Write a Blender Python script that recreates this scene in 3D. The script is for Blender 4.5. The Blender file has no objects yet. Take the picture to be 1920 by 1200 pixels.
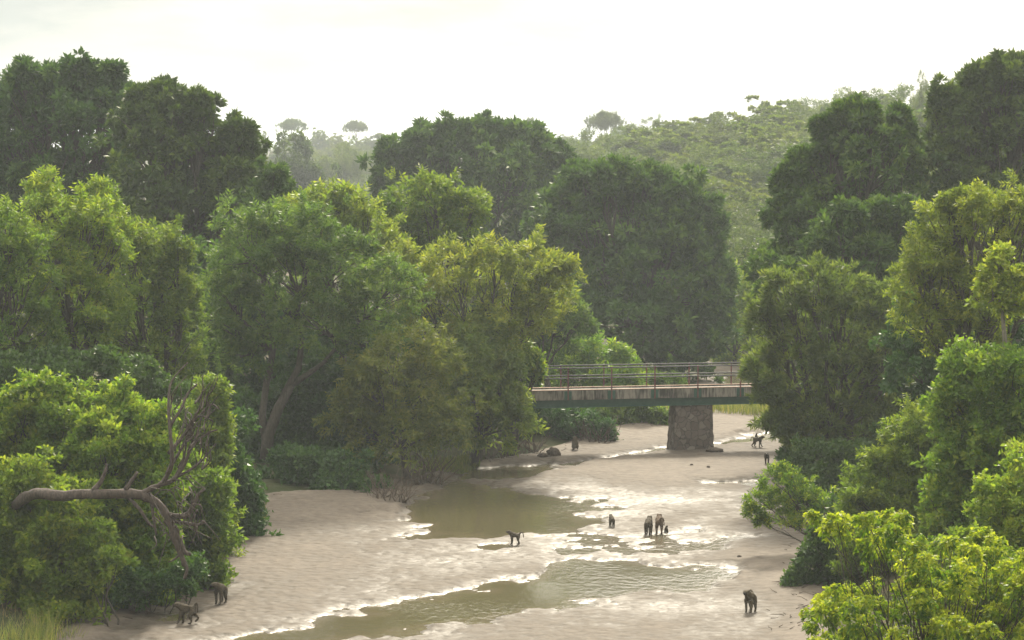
import bpy, bmesh, math, random
import numpy as np
from mathutils import Vector, Matrix

R = math.radians
sc = bpy.context.scene
col = sc.collection
random.seed(7)
rng = np.random.default_rng(11)

# ------------------------------------------------------------------ camera
CAM_Z = 16.2
F = 5333.0
PITCH = math.atan(330.0 / F)
cam_d = bpy.data.cameras.new('camera')
cam = bpy.data.objects.new('camera', cam_d)
col.objects.link(cam)
cam_d.lens = 100.0
cam_d.sensor_width = 36.0
cam_d.clip_start = 0.5
cam_d.clip_end = 9000.0
cam.location = (0, 0, CAM_Z)
cam.rotation_euler = (R(90) - PITCH, 0, 0)
sc.camera = cam

# ------------------------------------------------------------------ sky, sun, exposure
SUN_EL, SUN_AZ = R(36), R(5)          # azimuth measured from +Y towards +X
w = bpy.data.worlds.new('World')
sc.world = w
w.use_nodes = True
nt = w.node_tree
nt.nodes.clear()
out = nt.nodes.new('ShaderNodeOutputWorld')
bg = nt.nodes.new('ShaderNodeBackground')
sky = nt.nodes.new('ShaderNodeTexSky')
sky.sky_type = 'NISHITA'
sky.sun_disc = False
sky.sun_elevation = SUN_EL
sky.sun_rotation = SUN_AZ
sky.air_density = 1.0
sky.dust_density = 6.0
sky.ozone_density = 1.0
tc = nt.nodes.new('ShaderNodeTexCoord')
mp = nt.nodes.new('ShaderNodeMapping')
mp.inputs['Scale'].default_value = (5.0, 5.0, 16.0)
nz = nt.nodes.new('ShaderNodeTexNoise')
nz.inputs['Scale'].default_value = 1.6
nz.inputs['Detail'].default_value = 6.0
nz.inputs['Roughness'].default_value = 0.6
cr = nt.nodes.new('ShaderNodeValToRGB')
cr.color_ramp.elements[0].position = 0.30
cr.color_ramp.elements[0].color = (0.78, 0.78, 0.78, 1)
cr.color_ramp.elements[1].position = 0.68
cr.color_ramp.elements[1].color = (0.96, 0.96, 0.96, 1)
mx = nt.nodes.new('ShaderNodeMix')
mx.data_type = 'RGBA'
veil = nt.nodes.new('ShaderNodeRGB')
veil.outputs[0].default_value = (6.9, 6.65, 6.0, 1)
nt.links.new(tc.outputs['Generated'], mp.inputs['Vector'])
nt.links.new(mp.outputs['Vector'], nz.inputs['Vector'])
nt.links.new(nz.outputs['Fac'], cr.inputs['Fac'])
nt.links.new(cr.outputs['Color'], mx.inputs['Factor'])
nt.links.new(sky.outputs['Color'], mx.inputs['A'])
sepz = nt.nodes.new('ShaderNodeSeparateXYZ'); nt.links.new(tc.outputs['Generated'], sepz.inputs[0])
cie = nt.nodes.new('ShaderNodeMapRange'); cie.inputs['From Min'].default_value = 0.0; cie.inputs['From Max'].default_value = 1.0
cie.inputs['To Min'].default_value = .36; cie.inputs['To Max'].default_value = 1.4
nt.links.new(sepz.outputs['Z'], cie.inputs['Value'])
vsc = nt.nodes.new('ShaderNodeVectorMath'); vsc.operation = 'SCALE'
nt.links.new(veil.outputs[0], vsc.inputs[0]); nt.links.new(cie.outputs[0], vsc.inputs['Scale'])
nt.links.new(vsc.outputs[0], mx.inputs['B'])
au = nt.nodes.new('ShaderNodeVectorMath'); au.operation = 'DOT_PRODUCT'
au.inputs[1].default_value = (math.sin(SUN_AZ) * math.cos(SUN_EL), math.cos(SUN_AZ) * math.cos(SUN_EL), math.sin(SUN_EL))
nt.links.new(tc.outputs['Generated'], au.inputs[0])
am = nt.nodes.new('ShaderNodeMapRange'); am.interpolation_type = 'SMOOTHSTEP'
am.inputs['From Min'].default_value = math.cos(R(46)); am.inputs['From Max'].default_value = math.cos(R(6))
am.inputs['To Min'].default_value = 0.0; am.inputs['To Max'].default_value = 4.2
nt.links.new(au.outputs['Value'], am.inputs['Value'])
av = nt.nodes.new('ShaderNodeVectorMath'); av.operation = 'MULTIPLY_ADD'
av.inputs[1].default_value = (1.0, .95, .84)
nt.links.new(am.outputs[0], av.inputs[0]); nt.links.new(mx.outputs['Result'], av.inputs[2])
cd = nt.nodes.new('ShaderNodeVectorMath'); cd.operation = 'DOT_PRODUCT'
ca, ce = R(-13), R(8)
cd.inputs[1].default_value = (math.sin(ca) * math.cos(ce), math.cos(ca) * math.cos(ce), math.sin(ce))
nrm_ = nt.nodes.new('ShaderNodeVectorMath'); nrm_.operation = 'NORMALIZE'
nt.links.new(tc.outputs['Generated'], nrm_.inputs[0])
nt.links.new(nrm_.outputs[0], cd.inputs[0])
cm_ = nt.nodes.new('ShaderNodeMapRange'); cm_.interpolation_type = 'SMOOTHSTEP'
cm_.inputs['From Min'].default_value = math.cos(R(25)); cm_.inputs['From Max'].default_value = math.cos(R(3))
nt.links.new(cd.outputs['Value'], cm_.inputs['Value'])
mp2 = nt.nodes.new('ShaderNodeMapping'); mp2.inputs['Scale'].default_value = (9, 9, 42)
nz2 = nt.nodes.new('ShaderNodeTexNoise'); nz2.inputs['Scale'].default_value = 1.5; nz2.inputs['Detail'].default_value = 7; nz2.inputs['Roughness'].default_value = .55
nt.links.new(tc.outputs['Generated'], mp2.inputs['Vector']); nt.links.new(mp2.outputs['Vector'], nz2.inputs['Vector'])
ad_ = nt.nodes.new('ShaderNodeMapRange'); ad_.inputs['From Min'].default_value = .36; ad_.inputs['From Max'].default_value = .62
ad_.inputs['To Min'].default_value = .45; ad_.inputs['To Max'].default_value = 1.0
nt.links.new(nz2.outputs['Fac'], ad_.inputs['Value'])
mu_ = nt.nodes.new('ShaderNodeMath'); mu_.operation = 'MULTIPLY'
nt.links.new(cm_.outputs[0], mu_.inputs[0]); nt.links.new(ad_.outputs[0], mu_.inputs[1])
mx3 = nt.nodes.new('ShaderNodeMix'); mx3.data_type = 'RGBA'
mx3.inputs['B'].default_value = (2.45, 2.56, 2.36, 1)
nt.links.new(mu_.outputs[0], mx3.inputs['Factor']); nt.links.new(av.outputs[0], mx3.inputs['A'])
nt.links.new(mx3.outputs['Result'], bg.inputs['Color'])
bg.inputs['Strength'].default_value = 0.15
nt.links.new(bg.outputs[0], out.inputs['Surface'])

sun_d = bpy.data.lights.new('sun', 'SUN')
sun_d.energy = 3.1
sun_d.angle = R(10)
sun_d.color = (1.0, 0.90, 0.72)
sun = bpy.data.objects.new('sun', sun_d)
col.objects.link(sun)
sdir = Vector((math.sin(SUN_AZ) * math.cos(SUN_EL), math.cos(SUN_AZ) * math.cos(SUN_EL), math.sin(SUN_EL)))
sun.rotation_euler = sdir.to_track_quat('Z', 'Y').to_euler()
sun.location = (0, 0, 60)

sc.view_settings.view_transform = 'Standard'
sc.view_settings.look = 'None'
sc.view_settings.gamma = 1.0
sc.view_settings.exposure = 0.95
cy = sc.cycles
cy.max_bounces = 7
cy.diffuse_bounces = 3
cy.glossy_bounces = 3
cy.transmission_bounces = 4
cy.volume_bounces = 0
cy.transparent_max_bounces = 8
cy.use_denoising = True
cy.denoising_input_passes = 'RGB_ALBEDO_NORMAL'
cy.denoising_prefilter = 'ACCURATE'
cy.use_adaptive_sampling = False
cy.adaptive_threshold = 0.02
cy.caustics_reflective = False
cy.caustics_refractive = False
cy.sample_clamp_indirect = 6.0

# ------------------------------------------------------------------ helpers
CP, SP = math.cos(PITCH), math.sin(PITCH)

def ray(px, py):
    u = (px - 960.0) / F
    v = (600.0 - py) / F
    return Vector((u, CP + v * SP, -SP + v * CP))

def P(px, py, D):
    """the point seen at a photo pixel, at distance D along +Y"""
    d = ray(px, py)
    k = D / d.y
    return Vector((d.x * k, D, CAM_Z + d.z * k))

def G(px, py, z=0.0):
    d = ray(px, py)
    k = (z - CAM_Z) / d.z
    return Vector((d.x * k, d.y * k, z))

def tag(o, label=None, cat=None, group=None, kind=None):
    if label: o['label'] = label
    if cat: o['category'] = cat
    if group: o['group'] = group
    if kind: o['kind'] = kind
    return o

def empty(name, loc, label=None, cat=None, group=None, rz=0.0):
    o = bpy.data.objects.new(name, None)
    col.objects.link(o)
    o.location = loc
    o.rotation_euler = (0, 0, rz)
    o.empty_display_size = 0.3
    return tag(o, label, cat, group)

def link_mesh(name, me, mat, parent=None):
    o = bpy.data.objects.new(name, me)
    col.objects.link(o)
    if mat is not None and len(me.materials) == 0:
        me.materials.append(mat)
    if parent is not None:
        o.parent = parent
    return o

def np_mesh(name, verts, faces, attr=None, smooth=False):
    """mesh from an (n,3) array and an (m,4) or (m,3) face array"""
    me = bpy.data.meshes.new(name)
    verts = np.ascontiguousarray(verts, dtype=np.float32)
    faces = np.ascontiguousarray(faces, dtype=np.int32)
    k = faces.shape[1]
    me.vertices.add(len(verts))
    me.vertices.foreach_set('co', verts.ravel())
    me.loops.add(faces.size)
    me.loops.foreach_set('vertex_index', faces.ravel())
    me.polygons.add(len(faces))
    me.polygons.foreach_set('loop_start', np.arange(0, faces.size, k, dtype=np.int32))
    if attr is not None:
        for nm, arr in attr.items():
            a = me.attributes.new(nm, 'FLOAT', 'FACE' if len(arr) == len(faces) else 'POINT')
            a.data.foreach_set('value', np.ascontiguousarray(arr, dtype=np.float32))
    me.update(calc_edges=True)
    if smooth:
        me.polygons.foreach_set('use_smooth', np.ones(len(faces), dtype=bool))
    return me

class Geo:
    """collects quads into one mesh"""
    def __init__(self):
        self.v, self.f, self.n = [], [], 0

    def add(self, v, f):
        v = np.asarray(v, float)
        self.v.append(v)
        self.f.append(np.asarray(f, int) + self.n)
        self.n += len(v)

    def tube(self, pts, rad, sides=7, wob=0.0):
        pts = [Vector(p) for p in pts]
        n = len(pts)
        vs, fs = [], []
        prev = None
        for i, p in enumerate(pts):
            t = (pts[min(i + 1, n - 1)] - pts[max(i - 1, 0)])
            if t.length < 1e-9: t = Vector((0, 0, 1))
            t.normalize()
            if prev is None:
                a = Vector((0, 1, 0)) if abs(t.y) < 0.9 else Vector((1, 0, 0))
                prev = t.cross(a).normalized()
            e1 = (prev - t * prev.dot(t)).normalized()
            e2 = t.cross(e1)
            prev = e1
            for j in range(sides):
                a = 2 * math.pi * j / sides
                r = rad[i] * (1 + wob * random.uniform(-1, 1))
                vs.append(p + e1 * (math.cos(a) * r) + e2 * (math.sin(a) * r))
        for i in range(n - 1):
            for j in range(sides):
                a, b = i * sides + j, i * sides + (j + 1) % sides
                fs.append((a, b, b + sides, a + sides))
        tip = len(vs)
        vs.append(pts[-1]); vs.append(pts[0])
        for j in range(0, sides):
            b = (n - 1) * sides
            fs.append((b + j, b + (j + 1) % sides, tip, tip))
            fs.append(((j + 1) % sides, j, tip + 1, tip + 1))
        self.add([tuple(v) for v in vs], fs)

    def box(self, c, ux, uy, uz, sx, sy, sz):
        c, ux, uy, uz = Vector(c), Vector(ux), Vector(uy), Vector(uz)
        vs = []
        for k in (-1, 1):
            for j in (-1, 1):
                for i in (-1, 1):
                    vs.append(tuple(c + ux * (i * sx / 2) + uy * (j * sy / 2) + uz * (k * sz / 2)))
        self.add(vs, [(0, 2, 3, 1), (4, 5, 7, 6), (0, 1, 5, 4), (2, 6, 7, 3), (0, 4, 6, 2), (1, 3, 7, 5)])

    def build(self, name, mat, parent=None, smooth=False):
        me = bpy.data.meshes.new(name)
        v = np.concatenate(self.v)
        fs = np.concatenate(self.f)
        if parent is not None and getattr(self, 'rel', True):
            v = v - np.array(parent.location)
        faces = [tuple(dict.fromkeys(f)) for f in fs.tolist()]
        me.from_pydata(v.tolist(), [], faces)
        me.update()
        if smooth:
            me.polygons.foreach_set('use_smooth', np.ones(len(faces), dtype=bool))
        return link_mesh(name, me, mat, parent)

# 2-D gradient noise in numpy
_perm = np.random.default_rng(5).permutation(512)
_perm = np.concatenate([_perm, _perm])
_ga = np.random.default_rng(6).random(512) * 2 * np.pi

def noise2(x, y):
    xi, yi = np.floor(x).astype(int), np.floor(y).astype(int)
    xf, yf = x - xi, y - yi
    u = xf * xf * xf * (xf * (xf * 6 - 15) + 10)
    v = yf * yf * yf * (yf * (yf * 6 - 15) + 10)
    def g(ix, iy, dx, dy):
        h = _ga[_perm[(_perm[ix & 511] + iy) & 511]]
        return np.cos(h) * dx + np.sin(h) * dy
    a = g(xi, yi, xf, yf); b = g(xi + 1, yi, xf - 1, yf)
    c = g(xi, yi + 1, xf, yf - 1); d = g(xi + 1, yi + 1, xf - 1, yf - 1)
    return (a + u * (b - a)) * (1 - v) + (c + u * (d - c)) * v

def fbm(x, y, o=4):
    s, a, t = 0.0, 1.0, 0.0
    for i in range(o):
        s = s + a * noise2(x * 2 ** i + 17.3 * i, y * 2 ** i + 9.1 * i)
        t += a
        a *= 0.5
    return s / t * 1.6

def sstep(a, b, x):
    t = np.clip((x - a) / (b - a), 0, 1)
    return t * t * (3 - 2 * t)

# ------------------------------------------------------------------ materials
def new_mat(name):
    m = bpy.data.materials.new(name)
    m.use_nodes = True
    n = m.node_tree
    n.nodes.clear()
    o = n.nodes.new('ShaderNodeOutputMaterial')
    return m, n, o

def ramp(n, stops):
    r = n.nodes.new('ShaderNodeValToRGB')
    e = r.color_ramp.elements
    while len(e) < len(stops): e.new(0.5)
    for k, (p, c) in enumerate(stops):
        e[k].position = p
        e[k].color = (c[0], c[1], c[2], 1)
    return r

def leaf_mat(name, c0, c1, c2, trans=0.5, gloss=0.22, tint=(1.15, 1.25, 0.55), vary=.10):
    """leaf tissue: three leaf colours mixed leaf by leaf, light shining through"""
    m, n, o = new_mat(name)
    at = n.nodes.new('ShaderNodeAttribute'); at.attribute_name = 'v'
    rp = ramp(n, [(0.0, c0), (0.5, c1), (1.0, c2)])
    n.links.new(at.outputs['Fac'], rp.inputs['Fac'])
    pb = n.nodes.new('ShaderNodeBsdfPrincipled')
    pb.inputs['Roughness'].default_value = 0.5
    pb.inputs['Specular IOR Level'].default_value = gloss
    oi = n.nodes.new('ShaderNodeObjectInfo')
    hs = n.nodes.new('ShaderNodeHueSaturation')
    hv = n.nodes.new('ShaderNodeMapRange'); hv.inputs['To Min'].default_value = .475; hv.inputs['To Max'].default_value = .51
    vv = n.nodes.new('ShaderNodeMapRange'); vv.inputs['To Min'].default_value = 1 - vary; vv.inputs['To Max'].default_value = 1 + vary
    m7 = n.nodes.new('ShaderNodeMath'); m7.operation = 'MULTIPLY'; m7.inputs[1].default_value = 7.13
    fr = n.nodes.new('ShaderNodeMath'); fr.operation = 'FRACT'
    n.links.new(oi.outputs['Random'], hv.inputs['Value']); n.links.new(oi.outputs['Random'], m7.inputs[0]); n.links.new(m7.outputs[0], fr.inputs[0]); n.links.new(fr.outputs[0], vv.inputs['Value'])
    n.links.new(hv.outputs[0], hs.inputs['Hue']); n.links.new(vv.outputs[0], hs.inputs['Value'])
    n.links.new(rp.outputs['Color'], hs.inputs['Color'])
    rp = hs
    n.links.new(rp.outputs['Color'], pb.inputs['Base Color'])
    mul = n.nodes.new('ShaderNodeMix'); mul.data_type = 'RGBA'; mul.blend_type = 'MULTIPLY'
    mul.inputs['Factor'].default_value = 1.0
    mul.inputs['B'].default_value = (tint[0] * 1.5, tint[1] * 1.5, tint[2] * 1.5, 1)
    n.links.new(rp.outputs['Color'], mul.inputs['A'])
    tr = n.nodes.new('ShaderNodeBsdfTranslucent')
    n.links.new(mul.outputs['Result'], tr.inputs['Color'])
    ms = n.nodes.new('ShaderNodeMixShader')
    ms.inputs[0].default_value = trans
    n.links.new(pb.outputs[0], ms.inputs[1])
    n.links.new(tr.outputs[0], ms.inputs[2])
    n.links.new(ms.outputs[0], o.inputs['Surface'])
    return m

def bark_mat(name, c0, c1, scale=6.0):
    m, n, o = new_mat(name)
    t = n.nodes.new('ShaderNodeTexCoord')
    mp = n.nodes.new('ShaderNodeMapping'); mp.inputs['Scale'].default_value = (3, 3, 1)
    nz = n.nodes.new('ShaderNodeTexNoise'); nz.inputs['Scale'].default_value = scale; nz.inputs['Detail'].default_value = 6
    n.links.new(t.outputs['Object'], mp.inputs['Vector']); n.links.new(mp.outputs['Vector'], nz.inputs['Vector'])
    rp = ramp(n, [(0.3, c0), (0.7, c1)])
    n.links.new(nz.outputs['Fac'], rp.inputs['Fac'])
    pb = n.nodes.new('ShaderNodeBsdfPrincipled'); pb.inputs['Roughness'].default_value = 0.9
    n.links.new(rp.outputs['Color'], pb.inputs['Base Color'])
    bp = n.nodes.new('ShaderNodeBump'); bp.inputs['Strength'].default_value = 0.7; bp.inputs['Distance'].default_value = 0.05
    n.links.new(nz.outputs['Fac'], bp.inputs['Height']); n.links.new(bp.outputs['Normal'], pb.inputs['Normal'])
    n.links.new(pb.outputs[0], o.inputs['Surface'])
    return m

M = {}
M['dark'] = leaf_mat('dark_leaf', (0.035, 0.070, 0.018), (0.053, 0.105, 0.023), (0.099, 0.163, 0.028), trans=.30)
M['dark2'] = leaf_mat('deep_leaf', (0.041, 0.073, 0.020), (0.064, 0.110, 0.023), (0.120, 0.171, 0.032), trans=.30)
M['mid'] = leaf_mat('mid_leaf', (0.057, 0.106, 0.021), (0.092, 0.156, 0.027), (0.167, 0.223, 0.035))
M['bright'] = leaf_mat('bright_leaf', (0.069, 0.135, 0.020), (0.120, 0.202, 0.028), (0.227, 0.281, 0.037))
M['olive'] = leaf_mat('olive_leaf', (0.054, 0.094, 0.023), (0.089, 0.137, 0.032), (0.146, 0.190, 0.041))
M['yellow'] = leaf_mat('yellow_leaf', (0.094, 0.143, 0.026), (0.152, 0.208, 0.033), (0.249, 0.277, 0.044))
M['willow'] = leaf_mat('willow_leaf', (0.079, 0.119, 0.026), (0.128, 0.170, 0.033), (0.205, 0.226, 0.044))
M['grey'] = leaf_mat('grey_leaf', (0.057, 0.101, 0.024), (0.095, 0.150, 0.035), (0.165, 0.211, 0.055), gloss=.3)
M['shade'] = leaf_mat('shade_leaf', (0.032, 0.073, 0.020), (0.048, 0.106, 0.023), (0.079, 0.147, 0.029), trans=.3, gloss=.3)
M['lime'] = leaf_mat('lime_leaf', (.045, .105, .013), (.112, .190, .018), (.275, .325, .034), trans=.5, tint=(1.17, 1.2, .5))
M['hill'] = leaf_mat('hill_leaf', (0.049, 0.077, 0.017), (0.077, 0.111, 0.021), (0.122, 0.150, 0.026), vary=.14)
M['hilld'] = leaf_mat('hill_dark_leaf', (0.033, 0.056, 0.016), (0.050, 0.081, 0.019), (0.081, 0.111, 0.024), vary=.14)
M['bark'] = bark_mat('bark', (.035, .028, .020), (.085, .072, .055))
M['palebark'] = bark_mat('pale_bark', (.09, .08, .06), (.22, .195, .15))
M['deadwood'] = bark_mat('dead_wood', (.030, .022, .017), (.105, .080, .062), 5.0)
M['root'] = bark_mat('root_wood', (.035, .024, .016), (.10, .070, .046), 5.0)

# sand and mud of the river bed: wetness follows the height above the water
m, n, o = new_mat('wet_sand')
geo = n.nodes.new('ShaderNodeNewGeometry')
sep = n.nodes.new('ShaderNodeSeparateXYZ'); n.links.new(geo.outputs['Position'], sep.inputs[0])
tcn = n.nodes.new('ShaderNodeTexCoord')
n1 = n.nodes.new('ShaderNodeTexNoise'); n1.inputs['Scale'].default_value = 0.35; n1.inputs['Detail'].default_value = 5
n.links.new(tcn.outputs['Object'], n1.inputs['Vector'])
add = n.nodes.new('ShaderNodeMath'); add.operation = 'MULTIPLY_ADD'
add.inputs[1].default_value = 0.10; n.links.new(n1.outputs['Fac'], add.inputs[0]); n.links.new(sep.outputs['Z'], add.inputs[2])
wet = n.nodes.new('ShaderNodeMapRange'); wet.inputs['From Min'].default_value = 0.13; wet.inputs['From Max'].default_value = 0.345
nf = n.nodes.new('ShaderNodeTexNoise'); nf.inputs['Scale'].default_value = 2.6; nf.inputs['Detail'].default_value = 8; nf.inputs['Roughness'].default_value = .72
n.links.new(tcn.outputs['Object'], nf.inputs['Vector'])
ad2 = n.nodes.new('ShaderNodeMath'); ad2.operation = 'MULTIPLY_ADD'; ad2.inputs[1].default_value = .19
n.links.new(nf.outputs['Fac'], ad2.inputs[0]); n.links.new(add.outputs[0], ad2.inputs[2])
n.links.new(ad2.outputs[0], wet.inputs['Value'])
rp = ramp(n, [(0.0, (.068, .056, .041)), (0.45, (.092, .076, .058)), (1.0, (.146, .120, .093))])
n.links.new(wet.outputs[0], rp.inputs['Fac'])
n2 = n.nodes.new('ShaderNodeTexNoise'); n2.inputs['Scale'].default_value = 3.0; n2.inputs['Detail'].default_value = 6; n2.inputs['Roughness'].default_value = .65
n.links.new(tcn.outputs['Object'], n2.inputs['Vector'])
mr = n.nodes.new('ShaderNodeMapRange'); mr.inputs['From Min'].default_value = .3; mr.inputs['From Max'].default_value = .7
mr.inputs['To Min'].default_value = .72; mr.inputs['To Max'].default_value = 1.18
n.links.new(n2.outputs['Fac'], mr.inputs['Value'])
mm = n.nodes.new('ShaderNodeVectorMath'); mm.operation = 'SCALE'
n.links.new(rp.outputs['Color'], mm.inputs[0]); n.links.new(mr.outputs[0], mm.inputs['Scale'])
pb = n.nodes.new('ShaderNodeBsdfPrincipled')
n.links.new(mm.outputs[0], pb.inputs['Base Color'])
rr = n.nodes.new('ShaderNodeMapRange'); rr.inputs['To Min'].default_value = .34; rr.inputs['To Max'].default_value = .75
rr.inputs['From Max'].default_value = .6
n.links.new(wet.outputs[0], rr.inputs['Value']); n.links.new(rr.outputs[0], pb.inputs['Roughness'])
sp = n.nodes.new('ShaderNodeMapRange'); sp.inputs['From Max'].default_value = .8; sp.inputs['To Min'].default_value = .14; sp.inputs['To Max'].default_value = .08
n.links.new(wet.outputs[0], sp.inputs['Value']); n.links.new(sp.outputs[0], pb.inputs['Specular IOR Level'])
n3 = n.nodes.new('ShaderNodeTexNoise'); n3.inputs['Scale'].default_value = 2.6; n3.inputs['Detail'].default_value = 5
n.links.new(tcn.outputs['Object'], n3.inputs['Vector'])
bp = n.nodes.new('ShaderNodeBump'); bp.inputs['Distance'].default_value = 0.11
br = ramp(n, [(0.0, (.55, .55, .55)), (.12, (.75, .75, .75)), (.3, (1, 1, 1)), (.75, (.8, .8, .8)), (1.0, (.45, .45, .45))])
n.links.new(wet.outputs[0], br.inputs['Fac']); n.links.new(br.outputs['Color'], bp.inputs['Strength'])
vo = n.nodes.new('ShaderNodeTexVoronoi'); vo.inputs['Scale'].default_value = 2.3; vo.feature = 'SMOOTH_F1'
n.links.new(tcn.outputs['Object'], vo.inputs['Vector'])
hs_ = n.nodes.new('ShaderNodeMath'); hs_.operation = 'MULTIPLY_ADD'; hs_.inputs[1].default_value = .7
n.links.new(n3.outputs['Fac'], hs_.inputs[0]); n.links.new(vo.outputs['Distance'], hs_.inputs[2])
n.links.new(hs_.outputs[0], bp.inputs['Height']); n.links.new(bp.outputs['Normal'], pb.inputs['Normal'])
n.links.new(pb.outputs[0], o.inputs['Surface'])
M['sand'] = m

m, n, o = new_mat('muddy_water')
pb = n.nodes.new('ShaderNodeBsdfPrincipled')
da = n.nodes.new('ShaderNodeAttribute'); da.attribute_name = 'depth'
dm = n.nodes.new('ShaderNodeMapRange'); dm.inputs['From Min'].default_value = -.01; dm.inputs['From Max'].default_value = .15
n.links.new(da.outputs['Fac'], dm.inputs['Value'])
dr = ramp(n, [(0.0, (.125, .103, .072)), (.5, (.118, .098, .056)), (1.0, (.092, .080, .042))])
n.links.new(dm.outputs[0], dr.inputs['Fac']); n.links.new(dr.outputs['Color'], pb.inputs['Base Color'])
pb.inputs['Roughness'].default_value = .10
pb.inputs['IOR'].default_value = 1.38
tcn = n.nodes.new('ShaderNodeTexCoord')
mp = n.nodes.new('ShaderNodeMapping'); mp.inputs['Scale'].default_value = (1.0, .55, 1)
n.links.new(tcn.outputs['Object'], mp.inputs['Vector'])
n1 = n.nodes.new('ShaderNodeTexNoise'); n1.inputs['Scale'].default_value = 3.2; n1.inputs['Detail'].default_value = 4
n.links.new(mp.outputs['Vector'], n1.inputs['Vector'])
n2 = n.nodes.new('ShaderNodeTexNoise'); n2.inputs['Scale'].default_value = .16; n2.inputs['Detail'].default_value = 3
n.links.new(tcn.outputs['Object'], n2.inputs['Vector'])
mr = n.nodes.new('ShaderNodeMapRange'); mr.inputs['From Min'].default_value = .42; mr.inputs['From Max'].default_value = .62
mr.inputs['To Min'].default_value = .2; mr.inputs['To Max'].default_value = 1.0
n.links.new(n2.outputs['Fac'], mr.inputs['Value'])
bp = n.nodes.new('ShaderNodeBump'); bp.inputs['Distance'].default_value = 0.045
n.links.new(mr.outputs[0], bp.inputs['Strength'])
n.links.new(n1.outputs['Fac'], bp.inputs['Height']); n.links.new(bp.outputs['Normal'], pb.inputs['Normal'])
n.links.new(pb.outputs[0], o.inputs['Surface'])
M['water'] = m

m, n, o = new_mat('bank_soil')
tcn = n.nodes.new('ShaderNodeTexCoord')
n1 = n.nodes.new('ShaderNodeTexNoise'); n1.inputs['Scale'].default_value = .35; n1.inputs['Detail'].default_value = 8; n1.inputs['Roughness'].default_value = .65
n.links.new(tcn.outputs['Object'], n1.inputs['Vector'])
rp = ramp(n, [(.32, (.036, .052, .018)), (.54, (.060, .060, .028)), (.68, (.15, .115, .08))])
n.links.new(n1.outputs['Fac'], rp.inputs['Fac'])
pb = n.nodes.new('ShaderNodeBsdfPrincipled'); pb.inputs['Roughness'].default_value = .95; pb.inputs['Specular IOR Level'].default_value = .1
n.links.new(rp.outputs['Color'], pb.inputs['Base Color'])
n3 = n.nodes.new('ShaderNodeTexNoise'); n3.inputs['Scale'].default_value = 4; n3.inputs['Detail'].default_value = 5
n.links.new(tcn.outputs['Object'], n3.inputs['Vector'])
bp = n.nodes.new('ShaderNodeBump'); bp.inputs['Strength'].default_value = .8; bp.inputs['Distance'].default_value = .1
n.links.new(n3.outputs['Fac'], bp.inputs['Height']); n.links.new(bp.outputs['Normal'], pb.inputs['Normal'])
n.links.new(pb.outputs[0], o.inputs['Surface'])
M['soil'] = m

# ------------------------------------------------------------------ terrain
def poly_xy(pts):
    return np.array([[G(a, b).x, G(a, b).y] for a, b in pts])

def interp_pts(pts):
    q = sorted([(G(a, b).y, G(a, b).x) for a, b in pts])
    return np.array([t[0] for t in q]), np.array([t[1] for t in q])

LB = interp_pts([(20, 1300), (140, 1200), (225, 1140), (350, 1065), (410, 1010), (455, 952), (480, 912), (690, 926), (735, 928),
                 (800, 905), (850, 880), (940, 866), (1010, 858), (1080, 838), (1150, 815), (1240, 800), (1262, 785), (1215, 765), (1240, 745), (1325, 725), (1340, 695)])
RB = interp_pts([(1510, 1300), (1515, 1200), (1530, 1100), (1560, 1000), (1550, 920), (1520, 860), (1530, 800), (1620, 750), (1900, 720), (2300, 690)])
Y_END = 209.0

def bank_d(X, Y):
    """metres outside the river bed (negative inside it)"""
    xl = np.interp(Y, *LB)
    xr = np.interp(Y, *RB)
    d = np.maximum(xl - X, X - xr)
    d = np.maximum(d, Y - Y_END)
    return d

def land(X, Y):
    d = bank_d(X, Y) + 0.7 * fbm(X / 3.0, Y / 3.0, 3)
    z = -0.9 + 1.0 * sstep(-1.2, .2, d) + 0.45 * sstep(0.2, 4.5, d) + np.clip(d, 0, 30) * 0.022 + .7 * sstep(.2, 4, X - np.interp(Y, *RB))
    # right bank climbs
    xr = np.interp(Y, *RB)
    z = z + np.clip(X - xr - 5, 0, 45) * 0.16 * sstep(240, 180, Y) 
    # right hill and far ridges
    g = np.clip(2.2 + X * 0.24, 0.0, 11.4)
    z = z + g * sstep(235, 420, Y) * sstep(-22, 4, X)
    z = z + 8.5 * sstep(560, 900, Y) * sstep(90, -20, X) + 2.0 * sstep(430, 640, Y) * sstep(40, -10, X)
    # the rise the camera stands on
    z = z + 14.0 * sstep(46, 4, Y)
    z = z + 0.25 * fbm(X / 6, Y / 6, 3) * sstep(1, 5, d)
    return z

def land1(x, y):
    return float(land(np.array([x]), np.array([y]))[0])

def spaced(lo, hi, step, far_lo, far_hi, grow=1.18):
    a = list(np.arange(lo, hi + 1e-6, step))
    s, x = step, hi
    while x < far_hi:
        s *= grow; x += s; a.append(x)
    s, x = step, lo
    while x > far_lo:
        s *= grow; x -= s; a.insert(0, x)
    return np.array(a)

xs = spaced(-40, 60, 0.6, -2600, 2600)
ys = spaced(60, 225, 0.6, -600, 6000, 1.08)
XX, YY = np.meshgrid(xs, ys)
ZZ = land(XX, YY)
def grid_faces(ny, nx):
    i = np.arange(ny - 1)[:, None] * nx + np.arange(nx - 1)[None, :]
    return np.stack([i, i + 1, i + nx + 1, i + nx], -1).reshape(-1, 4)
gm = np_mesh('ground', np.stack([XX, YY, ZZ], -1).reshape(-1, 3), grid_faces(len(ys), len(xs)), smooth=True)
tag(link_mesh('ground', gm, M['soil']), kind='structure')

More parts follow.
